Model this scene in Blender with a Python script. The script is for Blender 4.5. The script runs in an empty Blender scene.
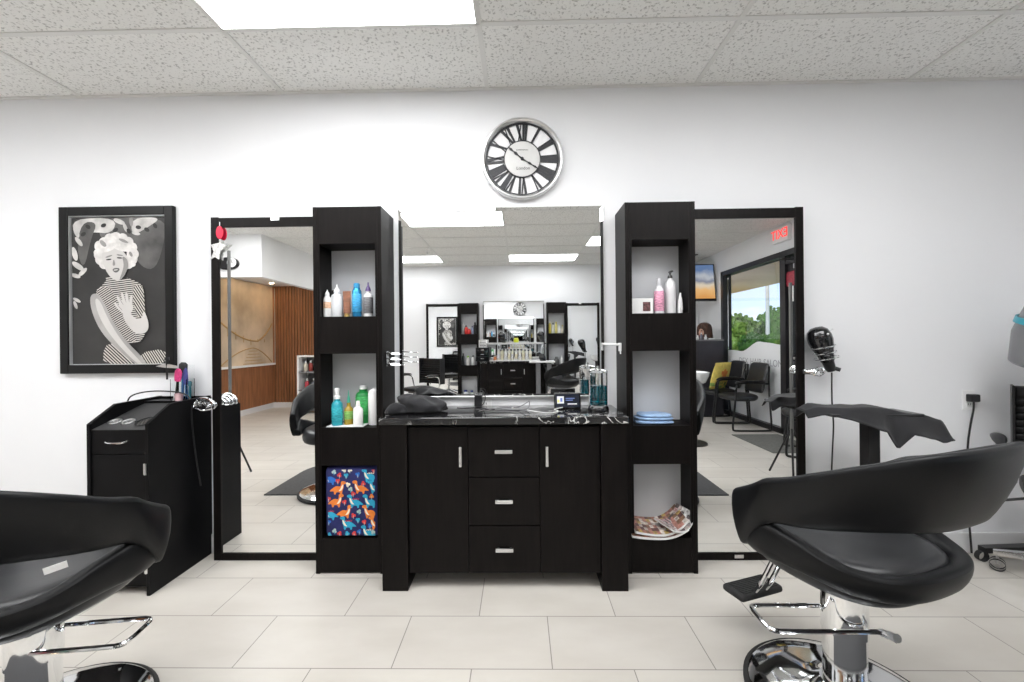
import bpy, bmesh, math, random
from mathutils import Vector, Matrix, noise
R = math.radians
PI = math.pi
random.seed(7)
sc = bpy.context.scene
COL = sc.collection

# ------------------------------------------------------------------ camera, sky, exposure
cd = bpy.data.cameras.new('camera')
cam = bpy.data.objects.new('camera', cd)
COL.objects.link(cam)
sc.camera = cam
cd.sensor_width = 36.0
cd.lens = 36.0 * 420.0 / 1024.0
cd.clip_start = 0.02
cd.clip_end = 400
CAM_Y = -2.485
cam.matrix_world = Matrix.Translation((0, CAM_Y, 1.25)) @ Matrix.Rotation(0.0172, 4, 'Z') @ Matrix.Rotation(PI / 2, 4, 'X') @ Matrix.Rotation(-0.0096, 4, 'Z')

vs = sc.view_settings
sc.display_settings.display_device = 'sRGB'
vs.view_transform = 'Standard'
vs.look = 'None'
vs.exposure = 0.05
vs.gamma = 1.0
vs.use_curve_mapping = False
cy = sc.cycles
cy.max_bounces = 16
cy.diffuse_bounces = 6
cy.glossy_bounces = 10
cy.transmission_bounces = 10
cy.transparent_max_bounces = 16
cy.caustics_reflective = True
cy.sample_clamp_indirect = 6.0
cy.use_denoising = True

PANEL_STRENGTH = 8.3
w = bpy.data.worlds.new('world')
sc.world = w
w.use_nodes = True
nt = w.node_tree
nt.nodes.clear()
wo = nt.nodes.new('ShaderNodeOutputWorld')
bgn = nt.nodes.new('ShaderNodeBackground')
tc = nt.nodes.new('ShaderNodeTexCoord')
sep = nt.nodes.new('ShaderNodeSeparateXYZ')
ramp = nt.nodes.new('ShaderNodeValToRGB')
ramp.color_ramp.elements[0].position = 0.0
ramp.color_ramp.elements[0].color = (0.75, 0.88, 1.0, 1)
ramp.color_ramp.elements[1].position = 0.35
ramp.color_ramp.elements[1].color = (0.10, 0.36, 0.85, 1)
nz = nt.nodes.new('ShaderNodeTexNoise')
nz.inputs['Scale'].default_value = 3.2
nz.inputs['Detail'].default_value = 7
mp = nt.nodes.new('ShaderNodeMapping')
mp.inputs['Scale'].default_value = (1, 1, 2.6)
cr = nt.nodes.new('ShaderNodeValToRGB')
cr.color_ramp.elements[0].position = 0.5
cr.color_ramp.elements[1].position = 0.66
mx = nt.nodes.new('ShaderNodeMix')
mx.data_type = 'RGBA'
mx.inputs['B'].default_value = (1, 1, 1, 1)
L = nt.links.new
L(tc.outputs['Generated'], sep.inputs[0])
L(sep.outputs['Z'], ramp.inputs[0])
L(tc.outputs['Generated'], mp.inputs[0])
L(mp.outputs[0], nz.inputs['Vector'])
L(nz.outputs['Fac'], cr.inputs[0])
L(cr.outputs[0], mx.inputs['Factor'])
L(ramp.outputs[0], mx.inputs['A'])
L(mx.outputs['Result'], bgn.inputs['Color'])
bgn.inputs['Strength'].default_value = 1.5
L(bgn.outputs[0], wo.inputs[0])

sl = bpy.data.lights.new('sun', 'SUN')
sl.energy = 3.2
sl.angle = R(1.0)
sl.color = (1.0, 0.96, 0.88)
sun = bpy.data.objects.new('sun', sl)
sun.rotation_euler = Vector((0.45, -0.55, -0.75)).to_track_quat('-Z', 'Y').to_euler()
COL.objects.link(sun)

# ------------------------------------------------------------------ materials
MATS = {}
def mat(name, col, rough=0.5, metal=0.0, noise_amt=0.0, noise_scale=20.0, stretch=(1, 1, 1), bump=0.0, bump_scale=None,
        trans=0.0, ior=1.45, emit=None, emit_s=0.0, spec=0.5, coat=0.0, alpha=1.0, sheen=0.0):
    if name in MATS:
        return MATS[name]
    m = bpy.data.materials.new(name)
    m.use_nodes = True
    n = m.node_tree
    b = n.nodes['Principled BSDF']
    b.inputs['Base Color'].default_value = (*col, 1)
    b.inputs['Roughness'].default_value = rough
    b.inputs['Metallic'].default_value = metal
    b.inputs['Transmission Weight'].default_value = trans
    b.inputs['IOR'].default_value = ior
    b.inputs['Specular IOR Level'].default_value = spec
    b.inputs['Coat Weight'].default_value = coat
    b.inputs['Alpha'].default_value = alpha
    b.inputs['Sheen Weight'].default_value = sheen
    if emit:
        b.inputs['Emission Color'].default_value = (*emit, 1)
        b.inputs['Emission Strength'].default_value = emit_s
    if noise_amt or bump:
        t = n.nodes.new('ShaderNodeTexCoord')
        mpn = n.nodes.new('ShaderNodeMapping')
        mpn.inputs['Scale'].default_value = stretch
        n.links.new(t.outputs['Object'], mpn.inputs[0])
        x = n.nodes.new('ShaderNodeTexNoise')
        x.inputs['Scale'].default_value = noise_scale
        x.inputs['Detail'].default_value = 5
        n.links.new(mpn.outputs[0], x.inputs['Vector'])
        if noise_amt:
            rp = n.nodes.new('ShaderNodeValToRGB')
            rp.color_ramp.elements[0].position = 0.3
            rp.color_ramp.elements[1].position = 0.7
            rp.color_ramp.elements[0].color = (*[max(0, c * (1 - noise_amt)) for c in col], 1)
            rp.color_ramp.elements[1].color = (*[min(1, c * (1 + noise_amt)) for c in col], 1)
            n.links.new(x.outputs['Fac'], rp.inputs[0])
            n.links.new(rp.outputs[0], b.inputs['Base Color'])
        if bump:
            if bump_scale:
                x2 = n.nodes.new('ShaderNodeTexNoise')
                x2.inputs['Scale'].default_value = bump_scale
                x2.inputs['Detail'].default_value = 4
                n.links.new(mpn.outputs[0], x2.inputs['Vector'])
            else:
                x2 = x
            bn = n.nodes.new('ShaderNodeBump')
            bn.inputs['Strength'].default_value = bump
            bn.inputs['Distance'].default_value = 0.01
            n.links.new(x2.outputs['Fac'], bn.inputs['Height'])
            n.links.new(bn.outputs[0], b.inputs['Normal'])
    MATS[name] = m
    return m

WOOD = mat('espresso wood', (0.0055, 0.0043, 0.004), 0.4, noise_amt=0.4, noise_scale=9, stretch=(6, 6, 0.6), spec=0.15)
BLACKLAM = mat('black laminate', (0.004, 0.004, 0.0045), 0.38, noise_amt=0.3, noise_scale=6, spec=0.13)
WOODIN = mat('espresso wood inside', (0.005, 0.004, 0.004), 0.5, noise_amt=0.3, noise_scale=9, stretch=(6, 6, 0.6), spec=0.15)
GREYBACK = mat('grey backing board', (0.55, 0.56, 0.58), 0.5, noise_amt=0.03, noise_scale=3)
LEATHER = mat('black vinyl', (0.005, 0.0053, 0.006), 0.4, noise_amt=0.25, noise_scale=8, bump=0.05, bump_scale=260, spec=0.25)
LEATHER2 = mat('black vinyl worn', (0.016, 0.0165, 0.018), 0.36, noise_amt=0.4, noise_scale=6, bump=0.06, bump_scale=200, spec=0.55)
CHROME = mat('chrome', (0.86, 0.87, 0.88), 0.07, 1.0, noise_amt=0.02, noise_scale=5)
STEEL = mat('brushed steel', (0.72, 0.72, 0.72), 0.28, 1.0, noise_amt=0.06, noise_scale=40, stretch=(1, 1, 12))
SILVER = mat('silver plastic', (0.62, 0.63, 0.64), 0.3, 0.6, noise_amt=0.03, noise_scale=8)
MIRROR = mat('mirror silvering', (0.93, 0.94, 0.94), 0.0, 1.0)
BLACKPL = mat('black plastic', (0.012, 0.012, 0.013), 0.3, noise_amt=0.15, noise_scale=12)
BLACKGL = mat('glossy black plastic', (0.008, 0.008, 0.009), 0.1, noise_amt=0.1, noise_scale=12, coat=0.5)
RUBBER = mat('black rubber', (0.018, 0.018, 0.018), 0.7, noise_amt=0.25, noise_scale=40, bump=0.1, bump_scale=150)
BLACKCLOTH = mat('black cloth', (0.013, 0.013, 0.015), 0.85, noise_amt=0.3, noise_scale=14, bump=0.15, bump_scale=300, sheen=0.1)
WHITEPL = mat('white plastic', (0.8, 0.8, 0.8), 0.35, noise_amt=0.03, noise_scale=6)
GREYPL = mat('grey plastic', (0.18, 0.18, 0.19), 0.35, noise_amt=0.05, noise_scale=6)
PAPER = mat('white paper', (0.8, 0.8, 0.79), 0.7, noise_amt=0.03, noise_scale=10)
ALU = mat('bronze anodised frame', (0.018, 0.017, 0.02), 0.4, noise_amt=0.15, noise_scale=10)
GLASS = mat('clear glass', (1, 1, 1), 0.0, trans=1.0, ior=1.45)
ACRYL = mat('clear acrylic', (0.95, 0.97, 0.97), 0.03, trans=1.0, ior=1.1)

# ------------------------------------------------------------------ mesh builder
class MB:
    def __init__(s):
        s.bm = bmesh.new()
        s.mi = 0
    def m(s, i):
        s.mi = i
        return s
    def _f(s, vs_):
        try:
            f = s.bm.faces.new(vs_)
            f.material_index = s.mi
            return f
        except ValueError:
            return None
    def box(s, x0, x1, y0, y1, z0, z1, bev=0.0, seg=2, M=None):
        cs = [(x0, y0, z0), (x1, y0, z0), (x1, y1, z0), (x0, y1, z0), (x0, y0, z1), (x1, y0, z1), (x1, y1, z1), (x0, y1, z1)]
        v = [s.bm.verts.new(M @ Vector(c) if M else c) for c in cs]
        fs = [s._f([v[i] for i in q]) for q in ((0, 3, 2, 1), (4, 5, 6, 7), (0, 1, 5, 4), (1, 2, 6, 5), (2, 3, 7, 6), (3, 0, 4, 7))]
        if bev > 0:
            es = list({e for f in fs for e in f.edges})
            r = bmesh.ops.bevel(s.bm, geom=es, offset=bev, segments=seg, profile=0.5, affect='EDGES')
            for f in r['faces']:
                f.material_index = s.mi
        return s
    def loft(s, rings, closed=True, cap=True, loop=False):
        rs = [[s.bm.verts.new(p) for p in r] for r in rings]
        n = len(rs[0])
        pairs = list(zip(rs[:-1], rs[1:]))
        if loop:
            pairs.append((rs[-1], rs[0]))
        for a, b in pairs:
            for i in range(n if closed else n - 1):
                j = (i + 1) % n
                s._f([a[i], a[j], b[j], b[i]])
        if cap and not loop and closed:
            s._f(list(reversed(rs[0])))
            s._f(rs[-1])
        return s
    def lathe(s, prof, c=(0, 0, 0), n=24, M=None, sx=1.0, sy=1.0, ring=False):
        rings = []
        c = Vector(c)
        for r, z in prof:
            ring = []
            for i in range(n):
                a = 2 * PI * i / n
                p = Vector((max(r, 1e-5) * math.cos(a) * sx, max(r, 1e-5) * math.sin(a) * sy, z))
                if M:
                    p = M @ p
                ring.append(p + c)
            rings.append(ring)
        return s.loft(rings, loop=ring)
    def cyl(s, p0, p1, r0, r1=None, n=16):
        p0, p1 = Vector(p0), Vector(p1)
        d = p1 - p0
        q = d.to_track_quat('Z', 'Y').to_matrix()
        r1 = r0 if r1 is None else r1
        return s.lathe([(r0, 0), (r1, d.length)], p0, n, q)
    def tube(s, pts, r, n=8, loop=False, smooth=0):
        pts = [Vector(p) for p in pts]
        for _ in range(smooth):
            q = [] if loop else [pts[0]]
            m = len(pts)
            for i in range(m if loop else m - 1):
                a, b = pts[i], pts[(i + 1) % m]
                q += [a * .75 + b * .25, a * .25 + b * .75]
            if not loop:
                q.append(pts[-1])
            pts = q
        rings = []
        m = len(pts)
        prev = None
        for i, p in enumerate(pts):
            if loop:
                t = pts[(i + 1) % m] - pts[i - 1]
            else:
                t = pts[min(i + 1, m - 1)] - pts[max(i - 1, 0)]
            t.normalize()
            if prev is None:
                up = Vector((0, 0, 1)) if abs(t.z) < .9 else Vector((1, 0, 0))
                u = t.cross(up).normalized()
            else:
                u = (prev - t * prev.dot(t)).normalized()
            prev = u
            v = t.cross(u)
            rr = r[min(i, len(r) - 1)] if isinstance(r, (list, tuple)) else r
            rings.append([p + (u * math.cos(2 * PI * k / n) + v * math.sin(2 * PI * k / n)) * rr for k in range(n)])
        return s.loft(rings, loop=loop)
    def prism(s, poly, d0, d1, axis='Y', M=None):
        def pt(a, b, d):
            v = {'Y': (a, d, b), 'X': (d, a, b), 'Z': (a, b, d)}[axis]
            return M @ Vector(v) if M else Vector(v)
        A = [s.bm.verts.new(pt(a, b, d0)) for a, b in poly]
        B = [s.bm.verts.new(pt(a, b, d1)) for a, b in poly]
        s._f(A)
        s._f(list(reversed(B)))
        n = len(poly)
        for i in range(n):
            j = (i + 1) % n
            s._f([A[i], B[i], B[j], A[j]])
        return s
    def flat(s, poly, d, axis='Y'):
        def pt(a, b):
            return {'Y': (a, d, b), 'X': (d, a, b), 'Z': (a, b, d)}[axis]
        s._f([s.bm.verts.new(pt(a, b)) for a, b in poly])
        return s
    def sphere(s, c, r, sx=1, sy=1, sz=1, n=16, M=None):
        prof = [(math.sin(PI * i / (n // 2)) * r, -math.cos(PI * i / (n // 2)) * r * sz) for i in range(n // 2 + 1)]
        return s.lathe(prof, c, n, M, sx, sy)
    def build(s, name, m, parent=None, smooth=True, subd=0, bevel=0, loc=None, rz=0, ang=35):
        bmesh.ops.remove_doubles(s.bm, verts=s.bm.verts, dist=1e-6)
        bmesh.ops.recalc_face_normals(s.bm, faces=s.bm.faces)
        me = bpy.data.meshes.new(name)
        s.bm.to_mesh(me)
        s.bm.free()
        for x in (m if isinstance(m, (list, tuple)) else [m]):
            me.materials.append(x)
        if smooth:
            me.polygons.foreach_set('use_smooth', [True] * len(me.polygons))
            me.set_sharp_from_angle(angle=R(ang))
        o = bpy.data.objects.new(name, me)
        COL.objects.link(o)
        if parent:
            o.parent = parent
        if loc:
            o.location = loc
        if rz:
            o.rotation_euler.z = rz
        if bevel:
            b = o.modifiers.new('bevel', 'BEVEL')
            b.width = bevel
            b.segments = 2
            b.limit_method = 'ANGLE'
        if subd:
            q = o.modifiers.new('subdivision', 'SUBSURF')
            q.levels = subd
            q.render_levels = subd
        return o

def tag(o, label, cat, group=None):
    o['label'] = label
    o['category'] = cat
    if group:
        o['group'] = group
    return o
def thing(name, label, cat, loc=(0, 0, 0), rz=0, group=None):
    o = bpy.data.objects.new(name, None)
    COL.objects.link(o)
    o.empty_display_size = 0.1
    o.location = loc
    o.rotation_euler.z = rz
    return tag(o, label, cat, group)
def struct(o, kind='structure'):
    o['kind'] = kind
    return o
def kids(o):
    return [c for c in COL.objects if c.parent is o]
def copy_tree(o, parent=None):
    c = o.copy()
    COL.objects.link(c)
    if parent:
        c.parent = parent
    for ch in kids(o):
        copy_tree(ch, c)
    return c
def dup(o, label, loc=None, rz=None, group=None):
    c = copy_tree(o)
    c['label'] = label
    if group:
        c['group'] = group
    if loc is not None:
        c.location = loc
    if rz is not None:
        c.rotation_euler.z = rz
    return c
def text_mesh(name, body, size, m, parent, M, extrude=0.0006, align='CENTER'):
    cu = bpy.data.curves.new('text', 'FONT')
    cu.body = body
    cu.size = size
    cu.align_x = align
    cu.align_y = 'CENTER'
    cu.extrude = extrude
    t = bpy.data.objects.new('text', cu)
    COL.objects.link(t)
    dg = bpy.context.evaluated_depsgraph_get()
    me = bpy.data.meshes.new_from_object(t.evaluated_get(dg))
    bpy.data.objects.remove(t)
    me.transform(M)
    me.materials.clear()
    me.materials.append(m)
    o = bpy.data.objects.new(name, me)
    COL.objects.link(o)
    if parent:
        o.parent = parent
    return o
def sm(a, b, x):
    t = max(0, min(1, (x - a) / (b - a)))
    return t * t * (3 - 2 * t)

# ------------------------------------------------------------------ room shell
XL, XR, YB, H = -4.82, 3.45, -5.83, 2.743
def nodes(m):
    return m.node_tree.nodes, m.node_tree.links, m.node_tree.nodes['Principled BSDF']

WALL = mat('white wall paint', (0.77, 0.778, 0.795), 0.55, noise_amt=0.012, noise_scale=2.0, bump=0.03, bump_scale=180)
# floor tiles
FLOOR = mat('porcelain floor tile', (0.6, 0.58, 0.54), 0.34, spec=0.35)
n_, l_, b_ = nodes(FLOOR)
t = n_.new('ShaderNodeTexCoord')
m1 = n_.new('ShaderNodeMapping')
m1.inputs['Location'].default_value = (0.194 + 0.6175 * 20, 0.578 + 0.3075 * 41, 0)
br = n_.new('ShaderNodeTexBrick')
br.offset = 0.5
br.inputs['Scale'].default_value = 1.0
br.inputs['Brick Width'].default_value = 0.6175
br.inputs['Row Height'].default_value = 0.3075
br.inputs['Mortar Size'].default_value = 0.0022
br.inputs['Mortar Smooth'].default_value = 0.15
br.inputs['Bias'].default_value = 0.0
br.inputs['Color1'].default_value = (0.52, 0.495, 0.455, 1)
br.inputs['Color2'].default_value = (0.555, 0.53, 0.485, 1)
br.inputs['Mortar'].default_value = (0.24, 0.225, 0.205, 1)
l_.new(t.outputs['Object'], m1.inputs[0])
l_.new(m1.outputs[0], br.inputs['Vector'])
nzf = n_.new('ShaderNodeTexNoise')
nzf.inputs['Scale'].default_value = 2.4
nzf.inputs['Detail'].default_value = 6
mpf = n_.new('ShaderNodeMapping')
mpf.inputs['Scale'].default_value = (1, 2.4, 1)
l_.new(t.outputs['Object'], mpf.inputs[0])
l_.new(mpf.outputs[0], nzf.inputs['Vector'])
rpf = n_.new('ShaderNodeValToRGB')
rpf.color_ramp.elements[0].position = 0.35
rpf.color_ramp.elements[0].color = (0.9, 0.89, 0.88, 1)
rpf.color_ramp.elements[1].position = 0.68
rpf.color_ramp.elements[1].color = (1, 1, 1, 1)
l_.new(nzf.outputs['Fac'], rpf.inputs[0])
mxf = n_.new('ShaderNodeMix')
mxf.data_type = 'RGBA'
mxf.blend_type = 'MULTIPLY'
mxf.inputs['Factor'].default_value = 1.0
l_.new(br.outputs['Color'], mxf.inputs['A'])
l_.new(rpf.outputs[0], mxf.inputs['B'])
l_.new(mxf.outputs['Result'], b_.inputs['Base Color'])
bpf = n_.new('ShaderNodeBump')
bpf.inputs['Strength'].default_value = 0.3
bpf.inputs['Distance'].default_value = 0.002
bpf.invert = True
l_.new(br.outputs['Fac'], bpf.inputs['Height'])
l_.new(bpf.outputs[0], b_.inputs['Normal'])

# acoustic ceiling tile
CEIL = mat('acoustic ceiling tile', (0.74, 0.735, 0.71), 0.9)
n_, l_, b_ = nodes(CEIL)
t = n_.new('ShaderNodeTexCoord')
na = n_.new('ShaderNodeTexNoise')
na.inputs['Scale'].default_value = 75
na.inputs['Detail'].default_value = 2.5
na.inputs['Roughness'].default_value = 0.6
l_.new(t.outputs['Object'], na.inputs['Vector'])
ra = n_.new('ShaderNodeValToRGB')
ra.color_ramp.elements[0].position = 0.33
ra.color_ramp.elements[0].color = (0.46, 0.455, 0.44, 1)
ra.color_ramp.elements[1].position = 0.45
ra.color_ramp.elements[1].color = (0.83, 0.83, 0.81, 1)
l_.new(na.outputs['Fac'], ra.inputs[0])
l_.new(ra.outputs[0], b_.inputs['Base Color'])
ba = n_.new('ShaderNodeBump')
ba.inputs['Strength'].default_value = 0.5
ba.inputs['Distance'].default_value = 0.006
l_.new(na.outputs['Fac'], ba.inputs['Height'])
l_.new(ba.outputs[0], b_.inputs['Normal'])
GRID = mat('ceiling grid paint', (0.72, 0.72, 0.7), 0.5, noise_amt=0.02, noise_scale=5)

struct(MB().box(XL - .15, XR + .15, YB - .15, .15, -.1, 0).build('floor', FLOOR, smooth=False))
struct(MB().box(XL - .15, XR + .15, YB - .15, .15, H, H + .1).build('ceiling', CEIL, smooth=False))
struct(MB().box(XL - .15, XR + .15, 0, .15, 0, H).build('wall_front', WALL, smooth=False))
struct(MB().box(XL - .15, XR + .15, YB - .15, YB, 0, H).build('wall_back', WALL, smooth=False))
struct(MB().box(XL - .15, XL, YB, 0, 0, H).build('wall_left', WALL, smooth=False))
BASEB = mat('baseboard paint', (0.66, 0.66, 0.67), 0.45, noise_amt=0.02, noise_scale=4)
struct(MB().box(XL, XR, -.012, 0, 0, .115, .003).build('baseboard_front', BASEB, smooth=False))
struct(MB().box(-3.5, XR, YB, YB + .012, 0, .115, .003).build('baseboard_back', BASEB, smooth=False))
# ceiling grid bars
mb = MB()
GX = [-1.395 + 1.22 * k for k in range(-3, 4)]
GY = [-.516 - .61 * k for k in range(9)]
for x in GX:
    if XL < x < XR:
        mb.box(x - .012, x + .012, YB, 0, H - .006, H + .002)
for y in GY:
    mb.box(XL, XR, y - .012, y + .012, H - .0055, H + .002)
mb.box(XL, XR, -.022, 0, H - .008, H + .002)
mb.box(XL, XR, YB, YB + .022, H - .008, H + .002)
struct(mb.build('trim_1', GRID, smooth=False))

# right wall with shop window and door
WY0, WM, DY = -4.86, -3.2, -2.1
HZ = 2.38
mb = MB()
mb.box(XR, XR + .15, YB, WY0, 0, H)
mb.box(XR, XR + .15, DY, 0, 0, H)
mb.box(XR, XR + .15, WY0, DY, HZ, H)
struct(mb.build('wall_right', WALL, smooth=False))
wf = struct(MB().box(XR - .03, XR + .12, WY0, WY0 + .07, 0, HZ).box(XR - .03, XR + .12, WY0, WM, HZ - .07, HZ)
            .box(XR - .03, XR + .12, WM - .05, WM + .06, 0, HZ).box(XR - .03, XR + .12, WY0, WM, 0, .07).build('window_1', ALU, smooth=False))
struct(MB().box(XR + .045, XR + .055, WY0 + .09, WM - .05, .07, HZ - .07).build('pane', GLASS, wf, smooth=False))
df = struct(MB().box(XR - .03, XR + .12, WM + .06, DY, HZ - .07, HZ).box(XR - .03, XR + .12, DY - .07, DY, 0, HZ)
            .build('door_1', ALU, smooth=False))
struct(MB().box(XR + .01, XR + .06, WM + .065, WM + .15, .01, 2.2).box(XR + .01, XR + .06, DY - .16, DY - .075, .01, 2.2)
       .box(XR + .01, XR + .06, WM + .15, DY - .16, .01, .2).box(XR + .01, XR + .06, WM + .15, DY - .16, 2.1, 2.2)
       .box(XR + .01, XR + .06, WM + .15, DY - .16, .98, 1.05).box(XR - .02, XR + .1, WM + .06, DY - .07, 2.2, 2.26).build('door_leaf', ALU, df, smooth=False))
struct(MB().box(XR + .03, XR + .038, WM + .15, DY - .16, .2, 2.1).box(XR + .03, XR + .038, WM + .06, DY - .07, 2.26, HZ - .07).build('pane', GLASS, df, smooth=False))
struct(MB().cyl((XR - .03, WM + .2, 1.0), (XR - .03, DY - .2, 1.0), .014).build('push_bar', STEEL, df))

# frosted film with lettering on the window (reads right from outside)
FILM = mat('frosted film', (0.85, 0.86, 0.88), 0.7, alpha=0.86, noise_amt=0.02, noise_scale=4)
fy0, fy1 = WY0 + .09, WM - .05
poly = [(fy0, .07), (fy1, .07)]
N = 26
for i in range(N + 1):
    u = 1 - i / N
    poly.append((fy0 + (fy1 - fy0) * u, 1.06 + .14 * sm(.25, .62, u) - .05 * sm(.75, 1.0, u) + .01 * math.sin(u * 14)))
wfilm = tag(MB().prism(poly, XR + .040, XR + .0415, 'X').build('window_film', FILM, smooth=False), 'frosted white wave shaped film on the shop window behind waiting chairs', 'window film')
INK = mat('grey lettering', (0.33, 0.33, 0.36), 0.6, noise_amt=0.05)
Mt = Matrix.Translation((XR + .0375, -3.87, .905)) @ Matrix.Rotation(PI / 2, 4, 'Z') @ Matrix.Rotation(PI / 2, 4, 'X')
for wd_, off_ in (('DEX', -.415), ('HAIR', -.075), ('SALON', .34)):
    text_mesh('lettering', wd_, .135, INK, wfilm, Mt @ Matrix.Translation((off_, 0, 0)), .001)['label'] = 'grey %s lettering' % wd_

# left alcove: soffit, mural panel, slatted wood
SOF = mat('soffit paint', (0.8, 0.8, 0.8), 0.6, noise_amt=0.02, noise_scale=3)
SX, SY, SZ = -3.5, -3.35, 2.16
AZ = 2.36
struct(MB().box(XL, SX, YB, SY, AZ, H - .0001).box(SX - .1, SX, YB, SY - .1, SZ, AZ).box(XL, SX, SY - .1, SY, SZ, AZ).build('ceiling_soffit', SOF, smooth=False))
SLAT = mat('walnut slat', (0.3, 0.125, 0.055), 0.5, noise_amt=0.25, noise_scale=5, stretch=(5, 5, .5))
SLATD = mat('dark slat gap', (0.018, 0.009, 0.005), 0.7, noise_amt=0.2)
mb = MB()
mb.m(1).box(XL, SX - .1, YB, YB + .015, 0, AZ)
mb.m(0)
x = XL + .02
while x < SX - .13:
    mb.box(x, x + .032, YB + .015, YB + .045, .1, AZ)
    x += .055
struct(mb.build('trim_2', [SLAT, SLATD], smooth=False))
mb = MB()
mb.m(1).box(XL, XL + .015, YB + .04, SY + .4, .1, .84)
mb.m(0)
y = YB + .06
while y < SY + .38:
    mb.box(XL + .015, XL + .035, y, y + .038, .1, .84)
    y += .045
struct(mb.build('trim_3', [SLAT, SLATD], smooth=False))
struct(MB().box(XL, XL + .03, YB, SY + .4, 0, .1).box(XL, SX - .1, YB + .0, YB + .06, 0, .1).build('baseboard_left', BASEB, smooth=False))
PLAST = mat('beige marbled plaster', (0.55, 0.44, 0.32), 0.5, noise_amt=0.4, noise_scale=1.6, stretch=(1, 1, .8))
GOLD = mat('gold line paint', (0.42, 0.26, 0.09), 0.4, noise_amt=0.2, noise_scale=30)
mu = thing('mural_panel', 'beige marbled mural of a hanging rope bridge above wood panelling', 'mural', (XL + .002, -4.55, .87))
MB().box(.0, .02, -1.24, 0.36, 0, AZ - .87 - .01).build('plaster_panel', PLAST, mu, smooth=False)
MB().box(.0, .07, -1.26, 1.6, -.035, 0).box(0, .05, -1.27, -1.24, 0, 1.45).build('ledge', WHITEPL, mu, smooth=False)
mb = MB()
def hang(y0, y1, z0, z1, sag, r=.012, n=14):
    return [(.026, y0 + (y1 - y0) * i / n, z0 + (z1 - z0) * i / n - sag * 4 * (i / n) * (1 - i / n)) for i in range(n + 1)]
mb.tube(hang(.34, -.75, .82, .42, .1), .012)
mb.tube(hang(-.75, -1.2, .42, .76, .05), .012)
mb.tube(hang(.2, -.62, .02, .3, -.06), .008)
mb.tube(hang(-.62, -1.18, .3, .02, -.05), .008)
for k in range(5):
    u = k / 5
    mb.tube([(.026, -.35 - .2 * u, .02 + .28 * u), (.026, -.92 + .22 * u, .02 + .28 * u)], .005, 6)
for k in range(7):
    mb.tube([(.026, .25 - .2 * k, .7 - .06 * k if k < 5 else .46), (.026, .25 - .2 * k - .01, .55 - .05 * k if k < 5 else .4)], .004, 6)
mb.build('bridge_lines', GOLD, mu)
MB().box(0, .02, .36, 1.6, 0, AZ - .89).build('lit_panel', mat('pale panel', (0.7, 0.7, 0.69), .5, noise_amt=.03), mu, smooth=False)
WARM = mat('warm downlight lens', (1, .9, .75), 0.4, emit=(1.0, .74, .45), emit_s=260)
for i, (x, y, lb) in enumerate([(-4.55, -5.35, 'round warm downlight in soffit nearest the slatted wall'), (-4.55, -4.6, 'middle round warm downlight in soffit over the mural'),
                  (-4.55, -3.85, 'round warm downlight in soffit at its open end')]):
    d = thing('downlight', lb, 'ceiling light', (x, y, AZ), 0, 'soffit downlights')
    MB().lathe([(.038, -.004), (.06, -.006), (.062, 0), (.038, 0)], n=20, ring=True).build('trim_ring', WHITEPL, d)
    MB().lathe([(0.0, -.003), (.036, -.003), (.036, 0), (0, 0)], n=20).build('lens', WARM, d)
for y, lb in ((-4.0, 'dark slot vent in soffit near its open corner'), (-4.9, 'dark slot vent in soffit nearest the slatted wall')):
    v = thing('air_vent', lb, 'vent', (-4.1, y, AZ), 0, 'soffit vents')
    MB().box(-.06, .06, -.25, .25, -.008, 0).build('frame', GREYPL, v, smooth=False)
    mb = MB()
    for k in range(5):
        mb.box(-.05 + .022 * k, -.04 + .022 * k, -.24, .24, -.012, -.004)
    mb.build('louvres', BLACKPL, v, smooth=False)

# ceiling lights (2x4 troffers)
LENS = mat('troffer lens', (1, 1, 1), 0.5, emit=(0.985, 0.99, 1.0), emit_s=PANEL_STRENGTH)
def troffer(c, k, label):
    x0 = -1.395 + 1.22 * c
    y1 = -.516 - .61 * k
    t = thing('ceiling_light', label, 'ceiling light', (x0 + .6095, y1 - .305, H), 0, 'flat panel ceiling lights')
    MB().box(-.598, .598, -.293, .293, -.009, -.003).build('diffuser', LENS, t, smooth=False)
    MB().box(-.61, -.596, -.305, .305, -.011, .001).box(.596, .61, -.305, .305, -.011, .001).box(-.61, .61, -.305, -.291, -.011, .001).box(-.61, .61, .291, .305, -.011, .001).build('frame', GRID, t, smooth=False)
troffer(0, 0, 'bright flat ceiling panel light above the styling cabinet, beside the clock wall')
troffer(0, 3, 'bright ceiling panel reflected largest at the upper left of the wide mirror')
troffer(-1, 7, 'bright ceiling panel reflected at the left edge of the wide mirror by the sprinkler')
troffer(1, 7, 'bright ceiling panel reflected near the middle of the wide mirror close to the far wall')
troffer(2, 5, 'bright ceiling panel reflected at the right edge of the wide mirror')
troffer(2, 1, 'added fill ceiling panel above the right salon chair, outside the picture')  # panels from here down are added out of view to even out the light
troffer(-1, 1, 'added fill ceiling panel over the floor left of the camera, outside the picture')
troffer(1, 1, 'added fill ceiling panel over the floor between the salon chairs, outside the picture')
troffer(0, 1, 'added fill ceiling panel right overhead of the camera, outside the picture')
troffer(2, 2, 'added fill ceiling panel farther behind over the right chair mat, outside the picture')
troffer(-2, 2, 'added fill ceiling panel farther behind over the left chair mat, outside the picture')
troffer(-2, 3, 'added fill ceiling panel behind the camera on the left, outside the picture')
troffer(-2, 1, 'added fill ceiling panel above the left salon chair, outside the picture')
sp = thing('sprinkler', 'small ceiling sprinkler head reflected at left of the wide mirror', 'sprinkler', (-1.5, -4.45, H))
MB().lathe([(.0, -.01), (.035, -.008), (.04, 0), (0, 0)], n=16).build('plate', WHITEPL, sp)
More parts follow.
